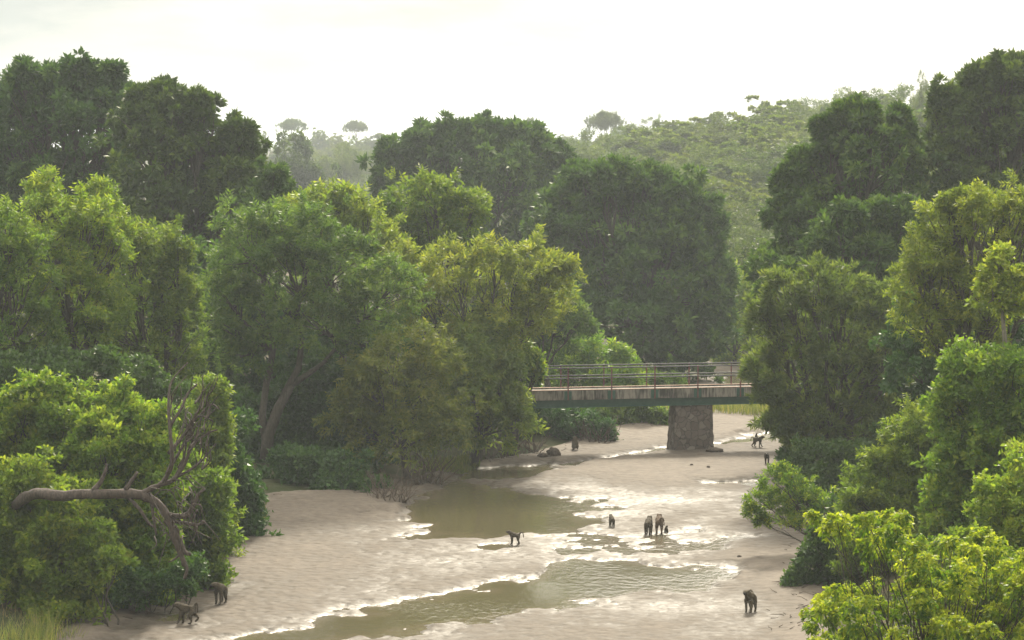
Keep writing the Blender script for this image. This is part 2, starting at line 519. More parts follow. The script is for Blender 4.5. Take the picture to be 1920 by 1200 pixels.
WATER = [
    # the long pool along the left bank
    [(700, 968), (760, 938), (795, 915), (830, 893), (880, 880), (960, 872), (1040, 866), (1120, 856), (1200, 845), (1255, 838), (1250, 846), (1190, 856),
     (1110, 868), (1060, 880), (1000, 893), (900, 905), (960, 912), (1010, 924), (1090, 938), (1150, 955), (1060, 966), (1130, 980), (1100, 992), (1030, 1003), (940, 1005), (900, 1011), (830, 1015), (740, 1018), (735, 1010), (790, 996), (780, 985)],
    # lower channel
    [(1440, 1074), (1370, 1058), (1290, 1062), (1200, 1052), (1080, 1050), (1010, 1064), (940, 1084), (880, 1094), (830, 1114), (750, 1130), (640, 1152), (540, 1177), (450, 1192), (350, 1215), (560, 1215),
     (740, 1188), (900, 1172), (1000, 1152), (1060, 1140), (1150, 1126), (1280, 1114), (1400, 1096)],
    [(240, 1184), (290, 1163), (340, 1149), (388, 1139), (392, 1146), (345, 1160)],
    [(190, 1215), (230, 1190), (285, 1183), (268, 1196), (230, 1215)],
    # braided threads on the flat between the pools
    [(870, 1022), (1000, 1024), (1100, 1030), (1300, 1029), (1290, 1033), (1080, 1036), (960, 1030)],
    [(1090, 1003), (1180, 1006), (1260, 1000), (1350, 985), (1340, 993), (1240, 1010), (1120, 1010)],
    [(1050, 1012), (1180, 1016), (1180, 1020), (1060, 1018)],
    [(1336, 838), (1340, 826), (1400, 815), (1500, 800), (1530, 812), (1450, 824), (1400, 836)],
    [(1400, 1005), (1330, 1012), (1290, 1022), (1330, 1030), (1385, 1018)],
    [(1300, 905), (1420, 897), (1460, 905), (1380, 915)],
    # the bend behind the bridge
    [(1325, 728), (1345, 698), (1700, 692), (1900, 700), (1700, 730), (1500, 734)],
]
WATER = [poly_xy(p) for p in WATER]

def sdist(px, py, poly):
    x1, y1 = poly[:, 0], poly[:, 1]
    x2, y2 = np.roll(x1, -1), np.roll(y1, -1)
    best = np.full(px.shape, 1e9)
    inside = np.zeros(px.shape, bool)
    for a, b, c, d in zip(x1, y1, x2, y2):
        ex, ey = c - a, d - b
        t = np.clip(((px - a) * ex + (py - b) * ey) / (ex * ex + ey * ey + 1e-12), 0, 1)
        best = np.minimum(best, (px - a - t * ex) ** 2 + (py - b - t * ey) ** 2)
        cond = ((b > py) != (d > py)) & (px < (c - a) * (py - b) / (d - b + 1e-12) + a)
        inside ^= cond
    return np.where(inside, -1, 1) * np.sqrt(best)

def bump(X, Y, px, py, rx, ry, h):
    g = G(px, py)
    return h * np.exp(-((X - g.x) / rx) ** 2 - ((Y - g.y) / ry) ** 2)

def sand_z(X, Y):
    n_big = fbm(X / 7, Y / 9, 3)
    n_mid = fbm(X / 1.4, Y / 2.0, 4)
    n_small = fbm(X / .34, Y / .42, 2)
    sd = np.full(X.shape, 1e9)
    for p in WATER:
        lo, hi = p.min(0) - 4, p.max(0) + 4
        sel = (X > lo[0]) & (X < hi[0]) & (Y > lo[1]) & (Y < hi[1])
        if sel.any():
            sd[sel] = np.minimum(sd[sel], sdist(X[sel], Y[sel], p))
    base = 0.108 + 0.060 * n_big + 0.045 * n_mid
    # higher, drier bars
    base += bump(X, Y, 590, 950, 4.0, 4.0, .42) + bump(X, Y, 1250, 885, 5.0, 5.5, .16) + bump(X, Y, 1190, 800, 6, 8, .22)
    base += bump(X, Y, 1400, 795, 5, 6, .25) + bump(X, Y, 560, 1060, 3.0, 5.0, .06) + bump(X, Y, 1460, 1060, 2.5, 6, .10) + bump(X, Y, 1380, 770, 8, 6, .3)
    base -= bump(X, Y, 1250, 1130, 6.0, 4.0, .05) + bump(X, Y, 1250, 940, 5.0, 6.0, .05) + bump(X, Y, 800, 1050, 5.0, 5.0, .04)
    base -= bump(X, Y, 1180, 1015, 7.5, 5.0, .065) + bump(X, Y, 1050, 930, 6, 6, .03)
    z = -0.16 + (base + 0.16) * sstep(-1.8, 0.7, sd + 1.5 * n_mid + 0.9 * n_big)
    z = z + 0.026 * n_small * sstep(-.08, .02, z)
    d = bank_d(X, Y)
    z = z - 0.7 * sstep(0.3, 2.2, d) + .10 * sstep(-1.5, 0, d)
    return z

rx_ = np.arange(-27, 46, 0.11)
ry_ = np.concatenate([np.arange(78, 125, .14), np.arange(125, 160, .2), np.arange(160, 212, .3)])
XX, YY = np.meshgrid(rx_, ry_)
SZ = sand_z(XX, YY)
ff = grid_faces(len(ry_), len(rx_))
dd = bank_d(XX, YY).ravel()
keep = dd[ff].min(1) < 2.2
ff = ff[keep]
used = np.zeros(XX.size, bool); used[ff.ravel()] = True
remap = np.cumsum(used) - 1
V = np.stack([XX, YY, SZ], -1).reshape(-1, 3)[used]
sm = np_mesh('riverbed_sand', V, remap[ff], smooth=True)
tag(link_mesh('riverbed_sand', sm, M['sand']), kind='structure')

wx, wy = np.arange(-27, 46, .25), np.arange(78, 212, .3)
WX, WY = np.meshgrid(wx, wy)
wd = -sand_z(WX, WY).ravel()
wm = np_mesh('river_water', np.stack([WX, WY, 0 * WX], -1).reshape(-1, 3), grid_faces(len(wy), len(wx)), {'depth': wd})
tag(link_mesh('river_water', wm, M['water']), kind='structure')

def sand1(x, y):
    return float(sand_z(np.array([x]), np.array([y]))[0])

# ------------------------------------------------------------------ foot bridge
m, n, o = new_mat('weathered_concrete')
tcn = n.nodes.new('ShaderNodeTexCoord')
mp = n.nodes.new('ShaderNodeMapping'); mp.inputs['Scale'].default_value = (5, 5, .7)
n.links.new(tcn.outputs['Object'], mp.inputs['Vector'])
n1 = n.nodes.new('ShaderNodeTexNoise'); n1.inputs['Scale'].default_value = 2.2; n1.inputs['Detail'].default_value = 5
n.links.new(mp.outputs['Vector'], n1.inputs['Vector'])
n2 = n.nodes.new('ShaderNodeTexNoise'); n2.inputs['Scale'].default_value = 1.1; n2.inputs['Detail'].default_value = 4
n.links.new(tcn.outputs['Object'], n2.inputs['Vector'])
ad = n.nodes.new('ShaderNodeMath'); ad.operation = 'ADD'
n.links.new(n1.outputs['Fac'], ad.inputs[0]); n.links.new(n2.outputs['Fac'], ad.inputs[1])
rp = ramp(n, [(.40, (.045, .042, .034)), (.48, (.12, .108, .088)), (.58, (.235, .215, .175))])
hl = n.nodes.new('ShaderNodeMath'); hl.operation = 'MULTIPLY'; hl.inputs[1].default_value = .5
n.links.new(ad.outputs[0], hl.inputs[0]); n.links.new(hl.outputs[0], rp.inputs['Fac'])
pb = n.nodes.new('ShaderNodeBsdfPrincipled'); pb.inputs['Roughness'].default_value = .9
n.links.new(rp.outputs['Color'], pb.inputs['Base Color']); n.links.new(pb.outputs[0], o.inputs['Surface'])
M['concrete'] = m

def paint(name, c, c2, rough=.5, scale=5):
    m, n, o = new_mat(name)
    t = n.nodes.new('ShaderNodeTexCoord')
    nz = n.nodes.new('ShaderNodeTexNoise'); nz.inputs['Scale'].default_value = scale; nz.inputs['Detail'].default_value = 6
    n.links.new(t.outputs['Object'], nz.inputs['Vector'])
    rp = ramp(n, [(.42, c), (.68, c2)])
    n.links.new(nz.outputs['Fac'], rp.inputs['Fac'])
    pb = n.nodes.new('ShaderNodeBsdfPrincipled'); pb.inputs['Roughness'].default_value = rough
    n.links.new(rp.outputs['Color'], pb.inputs['Base Color']); n.links.new(pb.outputs[0], o.inputs['Surface'])
    return m
M['green_paint'] = paint('green_paint', (.016, .066, .042), (.032, .088, .058))
M['red_paint'] = paint('rusty_red_paint', (.16, .045, .038), (.10, .05, .04))
M['galv'] = paint('galvanised_pipe', (.11, .113, .104), (.07, .072, .067), .75)
M['edge_rust'] = paint('rusty_edge', (.25, .13, .08), (.34, .26, .18), .8)

m, n, o = new_mat('rubble_masonry')
tcn = n.nodes.new('ShaderNodeTexCoord')
nw = n.nodes.new('ShaderNodeTexNoise'); nw.inputs['Scale'].default_value = 2.5
n.links.new(tcn.outputs['Object'], nw.inputs['Vector'])
va = n.nodes.new('ShaderNodeVectorMath'); va.operation = 'MULTIPLY_ADD'
va.inputs[1].default_value = (.22, .22, .22)
n.links.new(nw.outputs['Color'], va.inputs[0]); n.links.new(tcn.outputs['Object'], va.inputs[2])
v1 = n.nodes.new('ShaderNodeTexVoronoi'); v1.feature = 'DISTANCE_TO_EDGE'; v1.inputs['Scale'].default_value = 3.0
v2 = n.nodes.new('ShaderNodeTexVoronoi'); v2.inputs['Scale'].default_value = 3.0
n.links.new(va.outputs[0], v1.inputs['Vector']); n.links.new(va.outputs[0], v2.inputs['Vector'])
rp = ramp(n, [(.0, (.085, .064, .050)), (.5, (.125, .098, .078)), (1., (.175, .145, .118))])
sx = n.nodes.new('ShaderNodeSeparateColor'); n.links.new(v2.outputs['Color'], sx.inputs[0]); n.links.new(sx.outputs[0], rp.inputs['Fac'])
er = ramp(n, [(.0, (.15, .15, .15)), (.07, (1, 1, 1))]); n.links.new(v1.outputs['Distance'], er.inputs['Fac'])
mx2 = n.nodes.new('ShaderNodeMix'); mx2.data_type = 'RGBA'
mx2.inputs['A'].default_value = (.035, .028, .022, 1)
n.links.new(er.outputs['Color'], mx2.inputs['Factor']); n.links.new(rp.outputs['Color'], mx2.inputs['B'])
pb = n.nodes.new('ShaderNodeBsdfPrincipled'); pb.inputs['Roughness'].default_value = .9
n.links.new(mx2.outputs['Result'], pb.inputs['Base Color'])
bp = n.nodes.new('ShaderNodeBump'); bp.inputs['Strength'].default_value = .8; bp.inputs['Distance'].default_value = .04
n.links.new(er.outputs['Color'], bp.inputs['Height']); n.links.new(bp.outputs['Normal'], pb.inputs['Normal'])
n.links.new(pb.outputs[0], o.inputs['Surface'])
M['masonry'] = m

BY = 149.0
pA, pB = P(1065, 733, BY * 0.9905), P(1388, 727.2, BY * 1.0042)
bd = Vector((pB.x - pA.x, pB.y - pA.y, 0)).normalized()       # along the bridge
bn = Vector((bd.y, -bd.x, 0))                                  # out of the near face
bz = Vector((0, 0, 1))
deck_z = (pA.z + pB.z) / 2
org = Vector((pA.x, pA.y, deck_z))
step_len = (pB - pA).length / 4.0
bridge = empty('foot_bridge', (org.x, org.y, 0), 'narrow foot bridge with red railing posts and green steel girder over the sandy river', 'bridge')
DW = 1.8
L0, L1 = -6.2, 4 * step_len + 5.5
mid = (L0 + L1) / 2
def bpt(s, t, z):            # s along, t behind the near face, z relative to the deck top
    return org + bd * s - bn * t + bz * z
g = Geo(); g.box(bpt(mid, DW / 2, -.12), bd, bn, bz, L1 - L0, DW - .36, .20); g.build('deck_slab', M['concrete'], bridge)
for t in (.09, DW - .09):
    g = Geo(); g.box(bpt(mid, t, -.22), bd, bn, bz, L1 - L0, .18, .50); g.build('edge_beam', M['concrete'], bridge)
    g = Geo(); g.box(bpt(mid, t, .045), bd, bn, bz, L1 - L0 - .02, .20, .03); g.build('kerb_angle', M['edge_rust'], bridge)
for t in (.24, DW - .24):
    g = Geo()
    g.box(bpt(mid, t, -.68), bd, bn, bz, L1 - L0, .03, .38)
    g.box(bpt(mid, t, -.484), bd, bn, bz, L1 - L0, .2, .022)
    g.box(bpt(mid, t, -.881), bd, bn, bz, L1 - L0, .2, .022)
    g.build('girder', M['green_paint'], bridge)
for t, off in ((-.035, 0.0), (DW + .035, .06)):
    for k in range(-2, 7):
        s = k * step_len + off
        g = Geo(); g.box(bpt(s, t, .38), bd, bn, bz, .06, .06, 1.70); g.build('railing_post', M['red_paint'], bridge)
        if t < 0:
            g = Geo(); g.box(bpt(s, -.006, -.235), bd, bn, bz, .40, .014, .44); g.build('fixing_plate', M['green_paint'], bridge)
    for z in (1.19, .66):
        g = Geo()
        tt = t + (.05 if t < 0 else -.05)
        g.tube([bpt(L0, tt, z), bpt(mid, tt, z), bpt(L1, tt, z)], [.036] * 3, 8)
        g.build('handrail', M['galv'], bridge, True)
# masonry pier, tapering upward
pc = bpt((G(1300, 850).x - org.x) / bd.x + 0.14, DW / 2, 0)
pz = deck_z - .893
bm = bmesh.new()
nx, ny, nzv = 10, 8, 12
for k in range(nzv + 1):
    f = k / nzv
    z = -.4 + (pz + .4) * f
    hw, hd = 1.12 - .13 * f, .72 - .06 * f
    ring = []
    for side in range(4):
        cnt = nx if side % 2 == 0 else ny
        for j in range(cnt):
            u = j / cnt * 2 - 1
            a, b = [(u, -1), (1, u), (-u, 1), (-1, -u)][side]
            jit = .03
            q = pc + bd * (a * hw + random.uniform(-jit, jit)) + bn * (-b * hd + random.uniform(-jit, jit))
            ring.append(bm.verts.new((q.x - bridge.location.x, q.y - bridge.location.y, z)))
    if k:
        for j in range(len(ring)):
            bm.faces.new((pr[j], pr[(j + 1) % len(ring)], ring[(j + 1) % len(ring)], ring[j]))
    pr = ring
bm.faces.new(pr)
me = bpy.data.meshes.new('pier'); bm.to_mesh(me); bm.free()
link_mesh('pier', me, M['masonry'], bridge)
g = Geo(); g.box((pc.x, pc.y, pz + .006), bd, bn, bz, 1.9, 1.2, .06); g.build('pier_cap', M['concrete'], bridge)

# ------------------------------------------------------------------ foliage
def leaf_quad(base, tip, side, w, fold, nrm):
    mid = base + (tip - base) * 0.45
    return [base, mid - side * (w / 2) + nrm * fold, tip, mid + side * (w / 2) + nrm * fold]

def template(kind, rg):
    L = []
    def leaf(base, d, length, w, fold=.12):
        d = d / np.linalg.norm(d)
        s = np.cross(d, rg.normal(size=3)); s /= np.linalg.norm(s)
        nrm = np.cross(s, d)
        L.append(leaf_quad(base, base + d * length, s, w, fold * length, nrm))
    if kind == 'rosette':
        for i in range(10):
            a = i * 2.4 + rg.uniform(-.3, .3); t = R(rg.uniform(25, 95))
            d = np.array([math.cos(a) * math.sin(t), math.sin(a) * math.sin(t), math.cos(t)])
            leaf(d * .1, d, rg.uniform(.8, 1.2), .42)
    elif kind == 'fine':
        for i in range(12):
            z = i / 12 * 1.5
            a = i * 2.1; t = R(rg.uniform(40, 75))
            d = np.array([math.cos(a) * math.sin(t), math.sin(a) * math.sin(t), math.cos(t)])
            leaf(np.array([0, 0, z - .5]), d, rg.uniform(.55, .9), .24)
    elif kind == 'spiky':
        for i in range(11):
            a = i * 2.4; t = R(rg.uniform(10, 70))
            d = np.array([math.cos(a) * math.sin(t), math.sin(a) * math.sin(t), math.cos(t)])
            leaf(np.array([0, 0, rg.uniform(-.3, .3)]), d, rg.uniform(.8, 1.25), .20)
    elif kind == 'loose':
        for i in range(9):
            d = rg.normal(size=3) + np.array([0, 0, .7])
            leaf(rg.normal(size=3) * .45, d, rg.uniform(.7, 1.1), .48)
    return np.array(L)

TEMPL = {k: [template(k, np.random.default_rng(s)) for s in range(4)] for k in ('rosette', 'fine', 'spiky', 'loose')}

def sprays(pos, dirs, size, kind, rg, droop=0.0):
    """leaf sprays at pos (n,3) pointing along dirs (n,3), each a small group of leaves"""
    out = []
    n = len(pos)
    which = rg.integers(0, 4, n)
    for t in range(4):
        sel = which == t
        k = int(sel.sum())
        if not k: continue
        T = TEMPL[kind][t]
        z = dirs[sel] / (np.linalg.norm(dirs[sel], axis=1, keepdims=True) + 1e-9)
        a = rg.normal(size=(k, 3))
        x = np.cross(a, z); x /= np.linalg.norm(x, axis=1, keepdims=True) + 1e-9
        y = np.cross(z, x)
        s = size * rg.uniform(.7, 1.3, k)
        B = np.stack([x, y, z], 1) * s[:, None, None]
        q = np.einsum('lvc,kcd->klvd', T, B)
        if droop:
            h = np.linalg.norm(q, axis=-1)
            q[..., 2] -= droop * h
        q += pos[sel][:, None, None, :]
        out.append((q.reshape(-1, 4, 3), np.repeat(np.nonzero(sel)[0], len(T))))
    return np.concatenate([a for a, b in out]), np.concatenate([b for a, b in out])

def unit(n, rg):
    v = rg.normal(size=(n, 3))
    return v / np.linalg.norm(v, axis=1, keepdims=True)

def crown_arrays(lobes, kind, size, cover, rg, clump=(.30, .46), nclump=1.0, droop=0.0, up=0.25, young=0.0, stray=0.05):
    """lobes: list of (centre, (rx,ry,rz)).  Each lobe is broken into leaf clumps, each clump into sprays."""
    quads, vals, clumps = [], [], []
    leaf_area = size * size * .2 * 10
    for c, r in lobes:
        c = np.array(c); r = np.array(r)
        rm = r.mean()
        ncl = max(5, int(20 * nclump * (.36 / np.mean(clump)) ** 2))
        u = unit(ncl, rg)
        u[:, 2] = np.where(u[:, 2] < -.55, -u[:, 2], u[:, 2])
        rad = np.where(rg.random(ncl) < .3, rg.uniform(1.0, 1.42, ncl), rg.uniform(.55, 1.0, ncl)) * (1 + .18 * rg.normal(size=ncl).clip(-1, 1.6))
        cc = c + u * r * rad[:, None]
        rc = rm * rg.uniform(clump[0], clump[1] * 1.1, ncl) * np.where(rad > 1.02, .72, 1.0)
        lv_ = rg.normal(0, .07)
        for k in range(ncl):
            ns = max(4, int(cover * 4 * math.pi * rc[k] ** 2 / leaf_area))
            v = unit(ns, rg)
            flip = (v @ u[k]) < -.35
            v[flip] *= -1
            sh = rg.uniform(.35, 1.0, ns) ** .6
            sh = sh * np.where(rg.random(ns) < stray, rg.uniform(1.1, 1.5, ns), 1)
            sq = np.array([1.0, 1.0, .82])
            pos = cc[k] + v * sq * (rc[k] * sh)[:, None]
            d = v + .5 * u[k] + np.array([0, 0, up]) + .35 * rg.normal(size=(ns, 3))
            q, idx = sprays(pos, d, size, kind, rg, droop)
            quads.append(q)
            cv = lv_ + rg.normal(0, .16)
            sv = rg.normal(0, .10, ns)[idx]
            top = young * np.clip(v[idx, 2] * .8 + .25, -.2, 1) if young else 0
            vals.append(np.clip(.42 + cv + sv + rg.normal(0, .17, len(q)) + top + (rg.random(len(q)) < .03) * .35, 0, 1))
        clumps.append((cc, rc))
    q = np.concatenate(quads)
    return q, np.concatenate(vals), clumps

def crown_mesh(name, q, vals, origin):
    v = (q.reshape(-1, 3) - np.array(origin))
    f = np.arange(len(v)).reshape(-1, 4)
    return np_mesh(name, v, f, {'v': vals})

def jag(a, b, n, amp):
    """a wandering line from a to b"""
    a, b = Vector(a), Vector(b)
    L = (b - a).length
    pts = []
    for i in range(n + 1):
        t = i / n
        p = a.lerp(b, t)
        if 0 < i < n:
            p += Vector((random.uniform(-1, 1), random.uniform(-1, 1), random.uniform(-.6, .6))) * amp * L
        pts.append(p)
    return pts

STAT = [0]
LEAF_PX = {'rosette': 7.4, 'fine': 7.4, 'spiky': 7.4, 'loose': 6.0}

def tree(name, label, cat, D, bx, lobes, leaf, mat, bark='bark', cover=.8, group=None, trunk=None, trunk_r=None, dspread=.55,
         shrub=False, seed=None, limbs=True, leafpx=None, skirt=True, base=None, **kw):
    rg = np.random.default_rng(seed if seed is not None else (int(bx * 7 + D * 13) & 0xffff))
    random.seed(int(bx * 3 + D))
    s = F / D
    px = D / (F * 1024 / 1920)                     # metres per rendered pixel at this distance
    size = (leafpx or LEAF_PX[leaf]) * px
    lw = []
    lmean = sum(l[0] for l in lobes) / len(lobes)
    ymin = min(l[1] - l[2] for l in lobes)
    for k, l in enumerate(lobes):
        r = l[2] / s
        rz = (l[3] if len(l) > 3 and l[3] else l[2]) / s
        dd = l[4] if len(l) > 4 else (rg.uniform(-1, 1) * dspread * 2.0 * r)
        c = P(l[0], l[1], D + dd)
        lw.append((np.array(c), (r, max(r, rz) * 1.0, rz)))
    if shrub and skirt:
        for c, r in list(lw):
            gz0 = land1(c[0], c[1])
            zc = c[2] - r[2] * 1.15
            while zc > gz0 + .25:
                rr = max(.35, min(r[0], zc - gz0 + .3))
                lw.append((np.array([c[0] + rg.uniform(-.3, .3) * r[0], c[1] + rg.uniform(-.3, .3) * r[0], zc]), (r[0], r[0], rr)))
                zc -= rr * 1.3
    if base is not None:
        b = G(*base) if len(base) == 2 else Vector(base)
        b = Vector((b.x, b.y, land1(b.x, b.y) - .1))
    else:
        b = P(bx, 600, D); b.z = land1(b.x, b.y) - .15
    root = empty(name, b, label, cat, group)
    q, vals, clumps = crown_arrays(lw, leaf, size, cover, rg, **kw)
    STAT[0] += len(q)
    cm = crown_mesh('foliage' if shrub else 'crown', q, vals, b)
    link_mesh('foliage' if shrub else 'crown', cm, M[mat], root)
    g = Geo()
    top = max(l[0][2] for l in lw)
    cx = np.mean([l[0] for l in lw], axis=0)
    H = max(1.0, top - b.z)
    tr = trunk_r or (0.028 * H if not shrub else .012 * H + .015)
    forks = []
    if trunk:
        for pts, r0, r1 in trunk:
            w_ = [P(a, c_, D + (e[0] if e else 0)) for a, c_, *e in pts]
            nn = len(w_)
            g.tube(w_, [r0 + (r1 - r0) * i / (nn - 1) for i in range(nn)], 8, .07)
            forks.append(w_[-1])
    elif shrub:
        pass
    else:
        f = Vector((b.x + (cx[0] - b.x) * .55, b.y + (cx[1] - b.y) * .55, b.z + max(.8, .42 * (cx[2] - b.z))))
        g.tube(jag(b, f, 4, .04), [tr * 1.25, tr, tr * .92, tr * .85, tr * .8], 8, .06)
        forks.append(f)
    for (c, r), (cc, rc) in zip(lw, clumps):
        c = Vector(c)
        if shrub and not forks or shrub:
            st = Vector((b.x + random.uniform(-.4, .4), b.y + random.uniform(-.4, .4), b.z))
        else:
            st = min(forks, key=lambda q_: (q_ - c).length)
        if limbs:
            pl = jag(st, c, 5, .05)
            r0 = tr * (.4 if not shrub else .8)
            g.tube(pl, [r0, r0 * .85, r0 * .7, r0 * .55, r0 * .42, r0 * .28], 6, .05)
            for k in range(0, len(cc), 3):
                g.tube(jag(pl[-2] if k % 2 else pl[-3], Vector(cc[k]), 3, .08), [r0 * .32, r0 * .24, r0 * .16, r0 * .07], 5)
    if g.n:
        g.build('stems' if shrub else 'trunk', M[bark], root, True)
    return root


# ---- left bank
tree('broadleaf_tree', 'huge dark green tree filling the upper left corner against the sky', 'tree', 168, 100,
     [(15, 250, 62), (75, 185, 58), (135, 175, 52), (195, 195, 55), (60, 290, 80), (165, 270, 85), (-30, 330, 80), (60, 390, 95), (180, 370, 90), (110, 470, 100), (225, 440, 80), (-20, 470, 80),
      (45, 148, 24), (150, 138, 20), (205, 150, 24), (20, 190, 28), (232, 215, 28)],
     'rosette', 'dark', clump=(.17, .30))
tree('broadleaf_tree', 'tall dark tree with knobbly rounded top right of the corner giant', 'tree', 159, 365,
     [(275, 235, 45), (330, 235, 48), (390, 255, 52), (430, 300, 48), (285, 310, 70), (370, 340, 85), (430, 370, 55), (270, 420, 80), (350, 440, 90), (430, 450, 65), (400, 520, 80),
      (300, 180, 20), (262, 188, 18), (330, 192, 16), (372, 196, 18), (455, 255, 20), (465, 300, 22), (300, 205, 24), (450, 340, 30)],
     'rosette', 'dark', clump=(.17, .30))
tree('slender_tree', 'small dark tree poking up with an open leggy top beside the tall dark tree', 'tree', 155, 505,
     [(518, 340, 24), (500, 365, 26), (535, 385, 26), (482, 385, 30), (515, 415, 36), (470, 430, 40), (545, 420, 20)], 'rosette', 'dark', cover=.6, clump=(.25, .4))
tree('vine_covered_tree', 'bright mid green tree like a tower with two blunt tops at far left', 'tree', 122, 150,
     [(85, 375, 32), (95, 420, 48), (180, 385, 34), (170, 430, 50), (200, 445, 34), (110, 490, 70), (175, 510, 62), (120, 580, 80), (200, 590, 55), (140, 660, 75)],
     'fine', 'bright', young=.22, clump=(.19, .33))
tree('vine_covered_tree', 'mid green creeper draped tree at the left frame edge below the corner giant', 'tree', 117, 5,
     [(10, 430, 42), (-20, 480, 70), (35, 490, 40), (0, 560, 75), (40, 620, 70), (-10, 670, 80), (60, 690, 55)], 'fine', 'mid', young=.2, clump=(.19, .33))
tree('vine_covered_tree', 'green lumpy tree with sunlit right side left of the grey olive tree', 'tree', 126, 290,
     [(240, 460, 36), (300, 470, 40), (335, 490, 24), (265, 530, 60), (325, 545, 40), (345, 580, 26), (250, 620, 70), (325, 620, 42), (190, 660, 70), (290, 690, 66), (340, 690, 36)],
     'fine', 'mid', young=.22, clump=(.19, .33))
tree('shrub', 'shaded dull green shrub with bare twigs between bright bush and creeper trees', 'shrub', 113, 210,
     [(90, 720, 60), (170, 730, 66), (260, 750, 66), (340, 770, 50), (30, 730, 60)], 'loose', 'shade', shrub=True)
tree('bush', 'bright yellowish green bush topping the left thicket below the creeper trees', 'bush', 101, 60,
     [(60, 752, 34), (100, 738, 30), (20, 772, 44), (130, 765, 34), (60, 830, 70), (130, 830, 56), (10, 860, 60), (150, 880, 44)], 'loose', 'bright', shrub=True, young=.25, clump=(.26, .42))
tree('bush', 'bright green bush with a pointed top left of the dead tree branches', 'bush', 100, 225,
     [(212, 742, 22), (225, 775, 34), (190, 830, 50), (262, 810, 44), (290, 855, 40), (230, 880, 50), (295, 800, 22)], 'loose', 'bright', shrub=True, young=.25, clump=(.26, .42))
tree('bush', 'dense leafy bush under the dead trunk at bottom left edge', 'bush', 96, 60,
     [(30, 965, 70), (110, 985, 66), (20, 1040, 62), (100, 1050, 62), (150, 1010, 44), (160, 1075, 44), (50, 905, 44)], 'loose', 'bright', shrub=True, cover=.9, clump=(.19, .33))
tree('bush', 'deep green bush behind the drooping end of the dead tree', 'bush', 103, 330,
     [(250, 960, 56), (320, 945, 56), (380, 960, 36), (280, 1030, 56), (350, 1010, 46), (385, 995, 22), (320, 1065, 36), (340, 900, 44), (392, 930, 36), (250, 1085, 40)], 'loose', 'mid', shrub=True, cover=.9, clump=(.19, .33))
tree('bush', 'small yellow tinged bush in front of the leafy bottom left bushes', 'bush', 94.5, 195,
     [(190, 1010, 26), (175, 1050, 32), (212, 1060, 28), (160, 1090, 24)], 'loose', 'yellow', shrub=True, skirt=False, young=.2)
tree('bush', 'low sprawling bush whose leaves hang over the puddle beside the walking baboon', 'bush', 97.5, 310,
     [(345, 1085, 24), (318, 1100, 28), (270, 1110, 36), (235, 1125, 34), (350, 1110, 14), (205, 1130, 30), (368, 1068, 16)], 'loose', 'shade', shrub=True, skirt=False, leafpx=5.5)
tree('shrub', 'pale feathery shrub behind the upright dead branches', 'shrub', 111, 395,
     [(385, 745, 26), (395, 790, 34), (360, 810, 40), (385, 850, 38), (340, 850, 36), (405, 735, 14)], 'fine', 'yellow', shrub=True)
tree('shrub', 'glossy dark shrub at the upstream end of the left thicket', 'shrub', 117, 440,
     [(425, 880, 46), (455, 920, 30), (420, 820, 44), (410, 940, 34), (445, 950, 22), (468, 948, 14), (440, 905, 20), (395, 880, 50)], 'loose', 'shade', shrub=True, cover=.9)
tree('shade_tree', 'large grey olive tree with a pale forked trunk on the left bank', 'tree', 136, 498,
     [(455, 465, 56), (520, 445, 56), (590, 450, 60), (480, 530, 66), (560, 535, 80), (640, 500, 56), (420, 560, 50), (640, 570, 64), (700, 590, 60), (500, 610, 66), (600, 620, 60), (420, 630, 50), (680, 650, 46), (450, 670, 50), (740, 540, 44)],
     'fine', 'olive', clump=(.19, .33), young=.12,
     trunk=[([(498, 862), (503, 815), (522, 765), (546, 722)], .32, .20), ([(546, 722), (580, 700), (607, 680), (640, 640)], .15, .08), ([(500, 840), (492, 780), (500, 715), (515, 650)], .20, .12), ([(530, 745), (560, 690), (566, 640), (556, 600)], .18, .1)])
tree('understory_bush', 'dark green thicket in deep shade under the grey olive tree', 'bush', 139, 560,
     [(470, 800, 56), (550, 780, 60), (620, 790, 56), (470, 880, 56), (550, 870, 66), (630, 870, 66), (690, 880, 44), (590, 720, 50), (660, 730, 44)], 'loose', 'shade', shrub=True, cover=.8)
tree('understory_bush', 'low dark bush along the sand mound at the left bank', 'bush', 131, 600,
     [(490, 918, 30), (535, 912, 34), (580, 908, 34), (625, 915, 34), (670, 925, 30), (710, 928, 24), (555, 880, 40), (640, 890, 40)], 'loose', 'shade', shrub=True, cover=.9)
tree('feathery_tree', 'yellow green tree rising behind the grey olive tree', 'tree', 147, 640,
     [(560, 415, 40), (610, 395, 34), (650, 395, 34), (690, 430, 40), (600, 450, 50), (660, 470, 56), (730, 480, 44), (560, 470, 44), (640, 372, 14), (700, 500, 50)], 'fine', 'yellow', clump=(.19, .33), young=.15)
tree('feathery_tree', 'fresh green rounded tree in front of the dark twin crowned trees', 'tree', 153, 800,
     [(760, 390, 44), (810, 365, 34), (870, 395, 34), (895, 395, 20), (790, 430, 56), (860, 450, 52), (740, 450, 44), (890, 500, 48), (820, 500, 56), (720, 420, 26)], 'fine', 'mid', clump=(.19, .33), young=.25)
tree('feathery_tree', 'golden green open tree with thin arching branches by the bridge', 'tree', 143, 890,
     [(840, 510, 44), (775, 510, 40), (925, 500, 40), (985, 500, 40), (1035, 520, 32), (1050, 500, 18), (1030, 565, 38), (955, 560, 50), (880, 580, 60), (800, 580, 56), (745, 560, 36), (930, 630, 50), (1000, 600, 30), (850, 650, 50)],
     'fine', 'yellow', cover=.62, clump=(.20, .36), young=.15)
